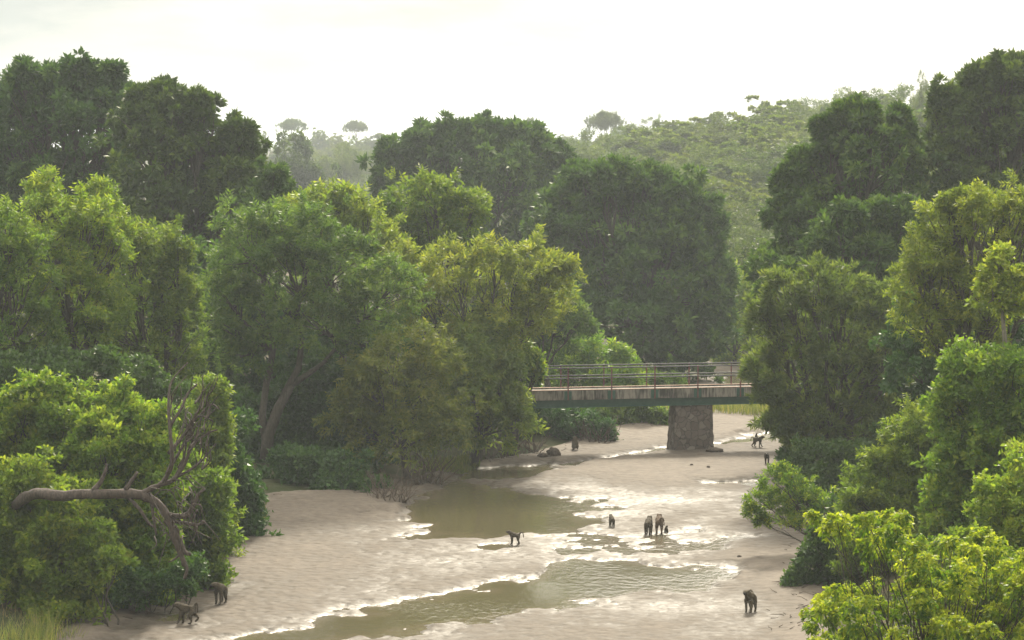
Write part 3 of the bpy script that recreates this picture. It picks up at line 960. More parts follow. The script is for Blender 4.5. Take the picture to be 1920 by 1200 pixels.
tree('willow_like_tree', 'olive brown fine leaved tree leaning over the pool from the left bank', 'tree', 134.5, 765,
     [(740, 680, 56), (810, 670, 52), (790, 740, 66), (720, 770, 60), (690, 820, 50), (760, 830, 60), (830, 800, 44), (660, 780, 36), (690, 720, 44)], 'fine', 'willow', cover=.7, clump=(.18, .32), droop=.3,
     base=(765, 905))
tree('willow_like_tree', 'drooping olive green tree covering the left end of the bridge', 'tree', 140.5, 900,
     [(880, 690, 50), (935, 670, 44), (890, 750, 60), (938, 748, 36), (966, 742, 16), (950, 692, 28), (850, 810, 44), (920, 810, 44), (970, 790, 28), (840, 740, 44), (895, 640, 40)], 'fine', 'willow', cover=.7, clump=(.18, .32), droop=.3,
     base=(885, 876))
tree('bush', 'lime green sprig of bush reaching over the left end of the railing', 'bush', 145.5, 955,
     [(965, 648, 18), (985, 690, 20), (1000, 700, 14), (975, 670, 18), (960, 700, 24), (1005, 680, 10), (950, 640, 16)], 'loose', 'lime', shrub=True, skirt=False, cover=.7, young=.2)
tree('feathery_tree', 'hazy olive tree between the golden tree and the big dark tree', 'tree', 167, 1030,
     [(1050, 590, 36), (1010, 610, 46), (1080, 610, 24), (1000, 560, 40), (1050, 640, 36), (980, 640, 40), (940, 540, 40)], 'fine', 'olive', clump=(.19, .33), young=.15)
tree('bush', 'light green spreading bush just beyond the left half of the bridge', 'bush', 173, 1080,
     [(1030, 670, 36), (1085, 665, 34), (1130, 672, 34), (1165, 690, 26), (1060, 710, 40), (1120, 712, 40), (1000, 700, 36), (1175, 715, 20), (1160, 665, 12)], 'fine', 'bright', shrub=True, young=.2)
tree('bush', 'yellow green bush beyond the middle of the bridge', 'bush', 178, 1220,
     [(1190, 715, 18), (1215, 722, 16), (1240, 722, 14), (1265, 725, 12)], 'fine', 'mid', shrub=True, young=.2)
tree('bush', 'bank bush with pale dead stems under the left end of the bridge', 'bush', 154, 1050,
     [(1020, 800, 30), (1065, 798, 32), (1105, 808, 24), (1040, 828, 18), (1000, 826, 22), (975, 842, 20), (1085, 824, 14), (1010, 770, 26), (1130, 812, 14)], 'fine', 'shade', shrub=True)
tree('bush', 'olive bank bush behind the girder left of the stone pier', 'bush', 161, 1180,
     [(1130, 788, 28), (1175, 786, 26), (1215, 788, 18), (1150, 806, 14), (1245, 790, 12), (1110, 770, 26), (1195, 765, 20)], 'fine', 'olive', shrub=True, young=.15)
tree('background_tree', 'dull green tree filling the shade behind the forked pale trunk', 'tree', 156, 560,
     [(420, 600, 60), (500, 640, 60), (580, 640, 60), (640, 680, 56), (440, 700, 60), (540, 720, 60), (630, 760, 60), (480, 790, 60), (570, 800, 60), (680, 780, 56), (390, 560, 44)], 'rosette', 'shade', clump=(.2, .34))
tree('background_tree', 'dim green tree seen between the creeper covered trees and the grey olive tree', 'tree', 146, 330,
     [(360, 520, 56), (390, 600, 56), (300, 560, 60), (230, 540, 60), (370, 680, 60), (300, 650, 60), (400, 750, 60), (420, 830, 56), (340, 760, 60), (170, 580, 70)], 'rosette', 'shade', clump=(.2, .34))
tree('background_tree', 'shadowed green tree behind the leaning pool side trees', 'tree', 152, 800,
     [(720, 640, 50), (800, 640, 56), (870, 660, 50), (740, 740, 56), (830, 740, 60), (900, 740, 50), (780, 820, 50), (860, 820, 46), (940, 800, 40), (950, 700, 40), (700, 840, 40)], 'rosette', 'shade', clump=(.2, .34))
# ---- behind the bridge
tree('broadleaf_tree', 'broad dark domed tree in the centre below the pale sky', 'tree', 230, 880,
     [(755, 310, 44), (800, 285, 40), (850, 268, 32), (905, 268, 32), (955, 275, 34), (1000, 285, 34), (1040, 310, 30), (780, 360, 64), (870, 340, 74), (960, 340, 66), (1030, 360, 46), (735, 345, 34), (850, 430, 80), (950, 430, 80), (1020, 420, 50), (745, 420, 50),
      (880, 245, 10), (840, 248, 12), (935, 247, 11), (970, 252, 11), (780, 268, 12), (728, 285, 14)], 'rosette', 'dark', clump=(.17, .30))
tree('broadleaf_tree', 'massive dark tree standing behind the right half of the bridge', 'tree', 193, 1190,
     [(1100, 365, 44), (1050, 395, 40), (1160, 360, 40), (1215, 365, 40), (1265, 365, 34), (1300, 400, 34), (1080, 440, 66), (1170, 430, 76), (1260, 440, 70), (1320, 470, 34), (1030, 440, 40), (1120, 530, 84), (1230, 530, 88), (1310, 550, 46), (1340, 520, 26), (1180, 620, 80), (1280, 630, 66), (1080, 590, 50), (1330, 620, 32), (1130, 345, 26), (1205, 342, 22), (1345, 560, 26), (1362, 520, 14), (1335, 430, 18), (1200, 690, 50), (1290, 690, 44),
      (1130, 332, 14), (1240, 340, 14), (1290, 362, 14), (1090, 335, 14)], 'rosette', 'dark', clump=(.17, .30))
tree('feathery_tree', 'hazy pale green tree glimpsed between the massive dark tree and right bank', 'tree', 208, 1375,
     [(1370, 590, 30), (1350, 640, 28), (1395, 640, 30), (1400, 560, 30), (1370, 530, 28), (1360, 680, 16), (1420, 600, 30)], 'fine', 'bright', cover=.7, young=.2)
tree('feathery_tree', 'shadowy green tree closing the river bend above the bridge rail', 'tree', 217, 1440,
     [(1400, 600, 40), (1440, 560, 50), (1480, 620, 50), (1400, 660, 30), (1440, 660, 34), (1430, 500, 40)], 'fine', 'hilld', cover=.8)
# ---- right bank
tree('broadleaf_tree', 'towering dark tree in the upper right corner', 'tree', 152, 1870,
     [(1850, 165, 38), (1885, 145, 32), (1925, 160, 44), (1800, 205, 36), (1765, 190, 18), (1850, 230, 66), (1920, 240, 60), (1790, 260, 56), (1840, 320, 76), (1920, 330, 76), (1770, 320, 50), (1960, 220, 50), (1960, 320, 60), (1880, 395, 70), (1800, 390, 60),
      (1880, 128, 14), (1912, 125, 14), (1830, 150, 16)], 'rosette', 'dark2', clump=(.17, .30))
tree('broadleaf_tree', 'wide dark tree with tufted knobbly top stepping down to the river at right', 'tree', 149, 1630,
     [(1600, 240, 26), (1625, 225, 20), (1560, 265, 26), (1690, 240, 16), (1690, 290, 34), (1590, 300, 44), (1640, 300, 48), (1545, 315, 30), (1490, 325, 22), (1540, 370, 46), (1610, 370, 66), (1690, 370, 66), (1470, 350, 18), (1500, 400, 40), (1460, 400, 18), (1560, 450, 66), (1650, 460, 76), (1490, 470, 44), (1720, 440, 60), (1450, 500, 30), (1540, 530, 60),
      (1605, 205, 12), (1575, 215, 10), (1685, 218, 10), (1500, 300, 12), (1545, 240, 12)], 'rosette', 'dark2', clump=(.17, .30), cover=.75)
tree('feathery_tree', 'rounded olive gold tree at the right edge under the towering dark tree', 'tree', 111, 1830,
     [(1770, 430, 44), (1830, 410, 40), (1890, 400, 40), (1930, 410, 44), (1740, 480, 50), (1810, 480, 66), (1900, 480, 66), (1720, 530, 36), (1770, 550, 60), (1850, 560, 66), (1930, 560, 60), (1730, 610, 44), (1810, 640, 60), (1780, 385, 12), (1800, 380, 12)],
     'fine', 'yellow', clump=(.19, .33), young=.1)
tree('sapling', 'slim pale trunked sapling with yellowish round leaves at the right edge', 'tree', 97, 1888,
     [(1880, 490, 24), (1872, 520, 24), (1895, 545, 26), (1860, 560, 24), (1915, 570, 18), (1885, 580, 20), (1850, 535, 14), (1912, 520, 14)], 'loose', 'yellow', bark='palebark', cover=.6, leafpx=5.5,
     trunk=[([(1890, 760), (1886, 690), (1884, 640), (1878, 570)], .11, .06)])
tree('riverside_tree', 'big grey green bushy tree overhanging the river and hiding the bridge end', 'tree', 128, 1590,
     [(1470, 550, 36), (1530, 545, 40), (1590, 550, 44), (1650, 575, 44), (1690, 600, 40), (1440, 610, 34), (1500, 610, 56), (1590, 630, 66), (1670, 660, 56), (1435, 680, 30), (1490, 690, 56), (1570, 720, 66), (1650, 740, 60), (1440, 740, 24), (1470, 770, 40), (1540, 790, 56), (1620, 810, 56), (1500, 830, 30), (1690, 790, 44), (1460, 800, 22), (1690, 700, 50), (1425, 590, 14), (1412, 700, 12)],
     'spiky', 'grey', clump=(.18, .32), cover=.95)
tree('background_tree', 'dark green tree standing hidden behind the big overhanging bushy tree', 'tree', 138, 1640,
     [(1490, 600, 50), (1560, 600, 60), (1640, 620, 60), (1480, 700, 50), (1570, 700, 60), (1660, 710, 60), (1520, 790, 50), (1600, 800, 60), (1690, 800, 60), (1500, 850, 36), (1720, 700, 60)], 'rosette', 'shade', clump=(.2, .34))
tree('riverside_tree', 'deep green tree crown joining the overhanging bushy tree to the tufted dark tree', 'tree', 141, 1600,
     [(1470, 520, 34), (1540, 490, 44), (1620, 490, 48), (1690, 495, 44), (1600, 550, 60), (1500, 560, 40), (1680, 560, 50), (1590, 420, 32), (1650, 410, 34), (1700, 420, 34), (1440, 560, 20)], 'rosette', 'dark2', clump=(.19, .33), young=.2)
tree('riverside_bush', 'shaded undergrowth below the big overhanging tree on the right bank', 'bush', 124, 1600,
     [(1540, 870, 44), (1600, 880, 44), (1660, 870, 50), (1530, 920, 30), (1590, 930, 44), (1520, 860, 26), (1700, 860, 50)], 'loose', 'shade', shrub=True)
tree('hedge_bush', 'broad soft green bush sloping down the middle of the right bank', 'bush', 101, 1760,
     [(1740, 810, 50), (1810, 790, 52), (1690, 850, 50), (1770, 870, 66), (1850, 860, 66), (1640, 900, 44), (1710, 930, 60), (1800, 950, 66), (1620, 950, 40), (1880, 930, 60), (1660, 990, 50), (1760, 1010, 60)], 'fine', 'mid', shrub=True, young=.15, clump=(.18, .32), cover=.85)
tree('hedge_bush', 'sunlit leafy bush below the slim sapling at the right edge', 'bush', 96, 1880,
     [(1800, 690, 36), (1850, 720, 44), (1910, 700, 50), (1780, 740, 34), (1880, 790, 56), (1830, 770, 44), (1930, 780, 50), (1940, 870, 60), (1900, 850, 50)], 'loose', 'bright', shrub=True, young=.15, cover=.8)
tree('riverside_bush', 'dark leaved bush at the water side behind the lime tree', 'bush', 103, 1580,
     [(1600, 985, 40), (1570, 1020, 44), (1530, 1055, 34), (1600, 1070, 50), (1510, 1095, 26), (1560, 1110, 36), (1545, 1010, 22), (1490, 1090, 14), (1640, 1040, 50)], 'loose', 'shade', shrub=True, cover=.8)
tree('overhanging_bush', 'light green bush with thin arching twigs reaching over the wet sand', 'bush', 111, 1585,
     [(1450, 905, 22), (1480, 915, 24), (1425, 940, 18), (1500, 935, 26), (1460, 950, 22), (1530, 945, 26), (1410, 960, 12), (1480, 975, 16), (1560, 955, 26), (1430, 980, 10), (1465, 885, 12)], 'fine', 'lime', shrub=True, skirt=False, cover=.26, clump=(.3, .45), leafpx=5.2)
tree('background_tree', 'dark green tree filling the slope between sapling and overhanging bushy tree', 'tree', 122, 1780,
     [(1720, 620, 50), (1790, 660, 60), (1860, 650, 60), (1930, 640, 60), (1720, 700, 56), (1800, 740, 56), (1740, 770, 50), (1880, 740, 60)], 'rosette', 'shade', clump=(.2, .34))
tree('bush', 'green bush at the right edge above the lime tree', 'bush', 84, 1900,
     [(1900, 930, 60), (1940, 990, 60), (1860, 1000, 50), (1960, 900, 50), (1800, 1040, 50), (1900, 1060, 60)], 'loose', 'bright', shrub=True, young=.1, cover=.8)
# lime tree in front: many small drooping tufts on bare branches
lg = random.Random(4)
tufts = [(1522, 972, 11), (1565, 1000, 22), (1590, 990, 18), (1570, 980, 14), (1625, 975, 13), (1626, 990, 14), (1640, 1025, 24), (1665, 1000, 18), (1690, 990, 20), (1700, 1010, 20), (1665, 972, 12), (1690, 972, 12),
         (1650, 1050, 24), (1700, 1040, 18), (1720, 1060, 16), (1760, 1015, 14), (1765, 1030, 18), (1785, 1020, 14), (1830, 1020, 24), (1845, 1005, 14), (1870, 1030, 20), (1850, 1050, 24), (1815, 1045, 18)]
for k in range(95):
    x = lg.uniform(1520, 1975); lo = 1085 + max(0, (1640 - x)) * .35
    y = lg.uniform(lo, 1290)
    tufts.append((x, y, lg.uniform(15, 29)))
for k in range(22):
    x = lg.uniform(1700, 1970); tufts.append((x, lg.uniform(1045, 1100), lg.uniform(13, 24)))
tufts = [(a, b, r, r * 1.05, lg.uniform(-3.4, 3.4)) for a, b, r in tufts]
tree('lime_leaved_tree', 'vivid lime green tree with drooping leaf tufts in the lower right corner', 'tree', 64, 1740, tufts, 'loose', 'lime', cover=.8, clump=(.42, .60), nclump=.9, droop=.55, up=.5, young=.5, leafpx=5.6,
     base=(P(1740, 600, 64).x, 64.0, 0), trunk_r=.065)

# ---- wood on the far hills: every tree a copy of one of a few models
def proto(name, lobes, leaf, mat, size, cover, trunk_h, seed, tr=.16, clump=(.26, .42)):
    rg = np.random.default_rng(seed)
    lw = [(np.array(c, float), np.array(r, float)) for c, r in lobes]
    q, vals, clumps = crown_arrays(lw, leaf, size, cover, rg, clump=clump, nclump=.8, young=.15)
    STAT[0] += len(q)
    cm = crown_mesh(name + '_crown', q, vals, (0, 0, 0)); cm.materials.append(M[mat])
    random.seed(seed)
    g = Geo()
    f = Vector((0, 0, trunk_h))
    g.tube(jag((0, 0, -.6), f, 3, .05), [tr * 1.2, tr, tr * .9, tr * .8], 6)
    for (c, r) in lw:
        g.tube(jag(f, Vector(c), 3, .07), [tr * .55, tr * .45, tr * .3, tr * .15], 5)
    v = np.concatenate(g.v); fs = [tuple(dict.fromkeys(f_)) for f_ in np.concatenate(g.f).tolist()]
    tm = bpy.data.meshes.new(name + '_trunk'); tm.from_pydata(v.tolist(), [], fs); tm.materials.append(M['bark'])
    return cm, tm

PR = {
 'round': [proto('round_tree', [((0, 0, 5.2), (2.6, 2.6, 2.0)), ((1.9, .4, 4.2), (2.0, 2.0, 1.7)), ((-1.8, -.5, 4.3), (2.0, 2.0, 1.7)), ((.3, -1.7, 3.6), (2.1, 2.1, 1.7)), ((0, 1.6, 3.8), (2.1, 2.1, 1.7))], 'fine', 'hill', .30, .75, 2.4, 1),
           proto('bushy_tree', [((.5, 0, 4.2), (2.2, 2.2, 1.7)), ((2.1, .3, 3.0), (1.7, 1.7, 1.5)), ((-1.7, .5, 3.6), (1.9, 1.9, 1.7)), ((-.4, -1.6, 2.6), (2.0, 2.0, 1.6)), ((.2, 1.7, 2.8), (1.9, 1.9, 1.5))], 'rosette', 'hill', .32, .75, 1.8, 2)],
 'dark': [proto('dark_tree', [((0, 0, 5.8), (2.7, 2.7, 2.3)), ((2.0, .2, 4.4), (2.0, 2.0, 1.9)), ((-2.1, -.3, 4.5), (2.1, 2.1, 1.9)), ((.2, -1.8, 3.8), (2.2, 2.2, 1.9)), ((0, 1.8, 3.9), (2.2, 2.2, 1.9))], 'rosette', 'hilld', .34, .75, 2.6, 3)],
 'umbrella': [proto('umbrella_acacia', [((0, 0, 6.3), (2.6, 2.6, .65)), ((2.3, .2, 6.0), (1.8, 1.8, .5)), ((-2.4, -.2, 5.9), (1.8, 1.8, .55)), ((.4, 1.9, 6.0), (1.8, 1.8, .5)), ((-.2, -1.9, 5.9), (1.8, 1.8, .5)), ((-.8, 0, 6.8), (1.5, 1.5, .4))], 'fine', 'hilld', .28, .8, 3.2, 4, tr=.2)],
 'tuft': [proto('open_tree', [((0, 0, 5.6), (1.5, 1.5, 1.0)), ((1.5, .2, 4.6), (1.1, 1.1, .9)), ((-1.4, 0, 4.8), (1.2, 1.2, .9)), ((.2, -.8, 3.9), (1.0, 1.0, .9))], 'rosette', 'hilld', .30, .6, 3.0, 5)],
}
def hill_tree(name, kind, x, y, h, label, group=None, wide=1.0, rz=None):
    cm, tm = random.choice(PR[kind])
    href = 6.8 if kind in ('umbrella',) else (7.6 if kind == 'dark' else 6.8)
    s = h / href
    r = empty(name, (x, y, land1(x, y)), label, 'tree', group, rz if rz is not None else random.uniform(0, 6.28))
    r.scale = (s * wide, s * wide, s)
    for nm, me in (('crown', cm), ('trunk', tm)):
        o_ = bpy.data.objects.new(nm, me); col.objects.link(o_); o_.parent = r
    return r
random.seed(21)
pts = []
def scatter(n, pxr, Yr, spacing, hr, label, group, kinds):
    c = 0
    for _ in range(n * 40):
        if c >= n: break
        Y = math.sqrt(random.uniform(Yr[0] ** 2, Yr[1] ** 2)); px = random.uniform(*pxr)
        X = (px - 960) / F * Y
        if bank_d(np.array([X]), np.array([Y]))[0] < 4: continue
        if any((X - a) ** 2 + (Y - b) ** 2 < spacing ** 2 for a, b in pts): continue
        pts.append((X, Y)); c += 1
        hill_tree('woodland_tree', random.choice(kinds), X, Y, hr[0] + (hr[1] * 1.15 - hr[0]) * random.random() ** 1.6, label, group, random.uniform(1.1, 1.55))
scatter(120, (1020, 1640), (245, 450), 5.0, (5.0, 9.0), 'round topped green tree in the hazy wood on the right hillside', 'hillside wood on the right', ['round', 'round', 'round', 'dark'])
scatter(60, (1600, 1960), (190, 420), 6.0, (6.0, 10.0), 'green tree on the slope behind the dark trees at upper right', 'trees on the upper right slope', ['round', 'dark'])
scatter(70, (430, 760), (300, 950), 10.0, (4.0, 6.5), 'misty blue green tree in the distant wood left of centre', 'distant wood left of centre', ['round', 'round', 'dark'])
scatter(40, (960, 1330), (480, 900), 9.0, (3.2, 5.2), 'faint tree on the misty ridge right of the central dark dome', 'misty ridge wood in the centre', ['round', 'dark'])
# individual silhouettes against the sky
def skyline(name, kind, px, top, D, wpx, label, wide=1.0):
    X = (px - 960) / F * D
    ztop = P(px, top, D).z
    h = max(3.5, ztop - land1(X, D))
    s = h / (6.8 if kind != 'dark' else 7.6)
    half = {'umbrella': 4.2, 'round': 3.9, 'dark': 4.1, 'tuft': 2.5}[kind]
    wide = (wpx / 2 / (F / D)) / (half * s)
    return hill_tree(name, kind, X, D, h, label, None, wide)
skyline('umbrella_acacia', 'umbrella', 1135, 222, 620, 84, 'flat topped umbrella acacia on the misty skyline right of centre')
skyline('umbrella_acacia', 'umbrella', 668, 234, 880, 52, 'small lone flat topped tree on the far left ridge skyline')
skyline('umbrella_acacia', 'umbrella', 548, 231, 880, 66, 'flat topped acacia clump on the far ridge beside the tall dark tree')
skyline('umbrella_acacia', 'umbrella', 995, 233, 700, 44, 'small round acacia peeking over the central dark dome')
skyline('woodland_tree', 'round', 600, 243, 890, 44, 'low domed tree on the far ridge right of the acacia clump')
skyline('woodland_tree', 'round', 488, 245, 880, 40, 'low tree on the far ridge touching the tall dark tree')
skyline('woodland_tree', 'round', 1230, 236, 520, 50, 'low domed tree on the skyline right of the umbrella acacia')
skyline('woodland_tree', 'dark', 545, 276, 430, 150, 'broad hazy dark tree in the misty gap left of centre')
skyline('woodland_tree', 'round', 640, 282, 560, 120, 'pale misty broad tree right of the hazy dark tree in the gap')
skyline('woodland_tree', 'tuft', 1440, 196, 415, 34, 'open crowned tree standing on the right hill skyline')
skyline('woodland_tree', 'tuft', 1548, 198, 410, 40, 'tufted small tree on the hill skyline left of the pointed conifer')
skyline('woodland_tree', 'tuft', 1335, 232, 430, 60, 'thin topped tree low on the right hill skyline')
skyline('woodland_tree', 'round', 1730, 170, 380, 70, 'hazy tree on the high skyline beside the towering dark tree')

# conifer tip behind the wide dark tree
D = 300; X = (1617 - 960) / F * D
b = Vector((X, D, land1(X, D)))
conifer = empty('conifer', b, 'thin pointed conifer tip showing above the wide dark tree on the right', 'tree')
top = P(1617, 168, D).z
g = Geo(); g.tube([(X, D, b.z - .3), (X, D, (b.z + top) / 2), (X, D, top)], [.16, .10, .02], 6); g.build('trunk', M['bark'], conifer)
rg = np.random.default_rng(3)
pos, dirs = [], []
for k in range(16):
    z = top - .25 - k * .42
    L = .12 + .17 * k
    for j in range(6):
        a = j * 1.05 + k * .5 + rg.uniform(-.2, .2)
        for t in np.linspace(.2, 1, 3 + k // 3):
            pos.append((X + math.cos(a) * L * t, D + math.sin(a) * L * t, z + .22 * L * t * t)); dirs.append((math.cos(a), math.sin(a), .5))
q, idx = sprays(np.array(pos), np.array(dirs), .17, 'spiky', rg)
link_mesh('crown', crown_mesh('crown', q, rg.uniform(.2, .5, len(q)), b), M['hilld'], conifer)

# ------------------------------------------------------------------ the dead tree
DD = 93.6
dead = empty('dead_tree', P(30, 985, DD), 'bare brown dead tree lying level with forked branches over the bottom left bushes', 'tree')
g = Geo()
def dpath(pts, r0, r1, side=9, wob=.17):
    w_ = [P(a, b_, DD + (e[0] if e else 0)) for a, b_, *e in pts]
    # resample smoothly
    out_ = []
    for i in range(len(w_) - 1):
        p0, p1, p2, p3 = w_[max(i - 1, 0)], w_[i], w_[i + 1], w_[min(i + 2, len(w_) - 1)]
        for t in (0, .25, .5, .75):
            out_.append(.5 * ((2 * p1) + (p2 - p0) * t + (2 * p0 - 5 * p1 + 4 * p2 - p3) * t * t + (3 * p1 - p0 - 3 * p2 + p3) * t ** 3))
    out_.append(w_[-1])
    nn = len(out_)
    rr_ = .5 / (F / DD)
    g.tube(out_, [(r0 + (r1 - r0) * i / (nn - 1)) * rr_ for i in range(nn)], side, wob)
dpath([(-5, 990, 4.6), (16, 962, 3), (40, 938, 1.2), (70, 925, .4), (110, 930), (170, 926), (235, 926), (275, 928)], 23, 18)
dpath([(270, 930), (290, 940), (310, 962), (325, 1000), (338, 1035), (346, 1062)], 19, 8)
dpath([(310, 975), (330, 1000), (345, 1032), (358, 1040)], 12, 7)
dpath([(262, 928), (285, 915), (305, 905), (322, 870, -.5), (320, 820, -.6), (316, 760, -.4), (322, 715), (352, 680)], 12, 2.5)
dpath([(300, 908), (325, 900), (345, 872), (362, 835), (390, 812), (408, 806)], 10, 2.5)
dpath([(312, 890), (335, 850, .5), (355, 815, .6), (372, 780, .4), (400, 790, .2)], 7, 2.5)
dpath([(318, 800, -.5), (340, 765, -.3), (352, 738), (370, 720)], 7, 3)
dpath([(316, 850, -.5), (345, 815), (372, 770), (378, 752)], 7, 3)
dpath([(330, 895), (358, 880), (380, 862), (405, 832)], 6, 2)
dpath([(325, 900), (345, 858, .3), (350, 800, .3), (345, 760, .4)], 5.5, 2)
dpath([(372, 782, .4), (395, 758, .3), (412, 768)], 4, 2)
dpath([(175, 920), (188, 905), (198, 882), (200, 870)], 11, 4)
dpath([(236, 918), (248, 900), (258, 885)], 10, 5)
dpath([(315, 965), (345, 968), (362, 950), (370, 930), (384, 916)], 12, 5)
dpath([(318, 975), (345, 980), (368, 984), (385, 978)], 9, 5)
dpath([(238, 930), (262, 955), (278, 980), (292, 990)], 8, 4)
dpath([(284, 935), (287, 965), (293, 1003)], 7, 4)
dpath([(328, 985), (335, 1000), (316, 1013)], 5, 3)
dpath([(338, 1040), (325, 1050), (315, 1054)], 5, 2)
dpath([(322, 1000), (334, 1030), (350, 1065), (345, 1085)], 12, 5)
rgd = random.Random(8)
for k in range(34):
    a, b_ = rgd.uniform(280, 380), rgd.uniform(880, 1010)
    dpath([(a, b_, rgd.uniform(-.6, .3)), (a + rgd.uniform(-14, 22), b_ + rgd.uniform(-6, 24), -.3), (a + rgd.uniform(-22, 40), b_ + rgd.uniform(18, 60), rgd.uniform(-.8, .2))], 3.2, 1.2, 5)
for k in range(46):
    a, b_ = rgd.uniform(312, 390), rgd.uniform(745, 890)
    dpath([(a, b_, rgd.uniform(-.5, .5)), (a + rgd.uniform(2, 14), b_ - rgd.uniform(12, 26), 0), (a + rgd.uniform(-8, 30), b_ - rgd.uniform(30, 52), rgd.uniform(-.6, .6))], 3.6, 1.3, 5)
g.build('branches', M['deadwood'], dead, True)

# ------------------------------------------------------------------ bank roots, stumps and drift
def root_tangle(px, py, wpx, hpx, nroots, label, name='root_tangle'):
    b = G(px, py); b.z = max(sand1(b.x, b.y), land1(b.x, b.y)) - .05
    r_ = empty(name, b, label, 'roots')
    g = Geo(); s = F / b.y; rg_ = random.Random(int(px + py))
    for k in range(nroots):
        x0 = b.x + rg_.uniform(-.5, .5) * wpx / s; y0 = b.y + rg_.uniform(-.4, 1.2)
        hh = hpx / s * rg_.uniform(.25, .8)
        p0 = Vector((x0, y0, b.z)); p1 = Vector((x0 + rg_.uniform(-1.0, 1.0), y0 + rg_.uniform(.2, 1.2), b.z + hh))
        random.seed(k)
        rr0 = rg_.uniform(.008, .034)
        g.tube(jag(p0, p1, 5, .07), [rr0 * 1.3, rr0, rr0, rr0 * .8, rr0 * .7, rr0 * .5], 5)
    g.build('roots', M['root'], r_, True)
    return r_
root_tangle(735, 946, 70, 95, 46, 'brown tangle of bare roots at the pool edge below the leaning tree')
root_tangle(805, 912, 50, 85, 34, 'darker root tangle at the pool edge nearer the grass tongue')
root_tangle(925, 868, 60, 60, 30, 'bare stems and roots along the bank right of the grass tongue')
root_tangle(985, 858, 60, 70, 40, 'dense brown root tangle at the bank near the drift lump')
root_tangle(1115, 836, 60, 60, 34, 'pale dry roots on the bank under the bridge')
def drift(px, py, wpx, label, seed, flat=.55, mat='root'):
    c = G(px, py); c.z = sand1(c.x, c.y)
    r = wpx / 2 / (F / c.y)
    bm = bmesh.new(); bmesh.ops.create_icosphere(bm, subdivisions=3, radius=1)
    for v in bm.verts:
        n_ = float(fbm(np.array([v.co.x * 1.7 + seed]), np.array([v.co.y * 1.7 + v.co.z * 2.3]), 4)[0])
        v.co *= 1 + .5 * n_
        v.co = Vector((v.co.x * r, v.co.y * r * .8, max(-.1, v.co.z * r * flat)))
    me = bpy.data.meshes.new('lump'); bm.to_mesh(me); bm.free()
    o_ = link_mesh('drift_lump' if mat == 'root' else 'river_stone', me, M[mat])
    o_.location = (c.x, c.y, c.z + r * flat * .35)
    tag(o_, label, 'driftwood' if mat == 'root' else 'stone')
    return o_
M['stone'] = bark_mat('dark_stone', (.06, .048, .038), (.14, .11, .085), 9)
drift(1038, 860, 26, 'round dark drift lump on the sand left of the pier', 1, .9)
drift(1018, 862, 22, 'ragged low drift heap beside the round drift lump', 2, .5)
drift(1340, 852, 30, 'dark debris caught against the right foot of the pier', 3, .4)
drift(1386, 1052, 8, 'small lone stone on the wet sand above the facing baboon', 4, .7, 'stone')
drift(1140, 822, 16, 'short broken branch lump on the sand bar under the bridge', 5, .4)
drift(1297, 881, 6, 'tiny dark stone on the sand in front of the pier', 6, .7, 'stone')
drift(1328, 885, 7, 'dark pebble on the sand to the right in front of the pier', 8, .7, 'stone')

# dry twigs and litter washed along the sand margins
g = Geo(); rgt = random.Random(12)
cnt = 0
while cnt < 260:
    px, py = rgt.uniform(240, 1560), rgt.uniform(800, 1190)
    c = G(px, py)
    d_ = float(bank_d(np.array([c.x]), np.array([c.y]))[0])
    if not (-1.6 < d_ < .4) or rgt.random() > .75 - abs(d_ + .2) * .4: continue
    z = sand1(c.x, c.y)
    if z < .03: continue
    a = rgt.uniform(0, 6.28); L = rgt.uniform(.1, .55)
    p0 = Vector((c.x, c.y, z + .015)); p1 = p0 + Vector((math.cos(a) * L, math.sin(a) * L, rgt.uniform(0, .10)))
    random.seed(cnt)
    g.tube(jag(p0, p1, 3, .1), [.014, .012, .009, .005], 5); cnt += 1
tag(g.build('litter', M['root']), 'dry twigs and litter washed up along the sand margins', 'litter', kind='stuff')
# ------------------------------------------------------------------ grass
def grass(name, label, blades, mat, kind='stuff'):
    """blades: (x, y, z, height, lean dir, lean, width)"""
    B = np.array(blades)
    n_ = len(B)
    a = B[:, 4]; dx, dy = np.cos(a), np.sin(a)
    fa = a + np.pi / 2 + rng.normal(0, .6, n_); wx, wy = np.cos(fa), np.sin(fa)
    lv = []
    for t, wf in ((0, 1.0), (.55, .8), (1.0, .12)):
        x = B[:, 0] + dx * B[:, 5] * t ** 2; y = B[:, 1] + dy * B[:, 5] * t ** 2; z = B[:, 2] + B[:, 3] * t * (1 - .15 * t)
        for sgn in (-1, 1):
            lv.append(np.stack([x + sgn * wx * B[:, 6] * wf / 2, y + sgn * wy * B[:, 6] * wf / 2, z], -1))
    v = np.stack(lv, 1).reshape(-1, 3)
    i = np.arange(n_)[:, None] * 6
    f = np.stack([np.concatenate([i, i + 1, i + 3, i + 2], 1), np.concatenate([i + 2, i + 3, i + 5, i + 4], 1)], 1).reshape(-1, 4)
    vals = np.repeat(rng.random(n_), 2)
    o_ = link_mesh(name, np_mesh(name, v, f, {'v': vals}), M[mat])
    return tag(o_, label, 'grass', kind=kind)
M['drygrass'] = leaf_mat('dry_grass', (.20, .17, .075), (.30, .25, .12), (.16, .19, .05), trans=.35, tint=(1.1, 1.0, .7))
M['greengrass'] = leaf_mat('green_grass', (.075, .105, .03), (.13, .15, .045), (.25, .22, .09), trans=.4)
bl = []
for k in range(1500):
    px, Y = random.uniform(-80, 215), random.uniform(84, 96)
    X = (px - 960) / F * Y
    if bank_d(np.array([X]), np.array([Y]))[0] < .2: continue
    if fbm(np.array([X / 1.3]), np.array([Y / 1.6]), 2)[0] < -.12: continue
    bl.append((X, Y, land1(X, Y) - .03, random.uniform(.1, .55), random.uniform(0, 6.28), random.uniform(.05, .4), .026))
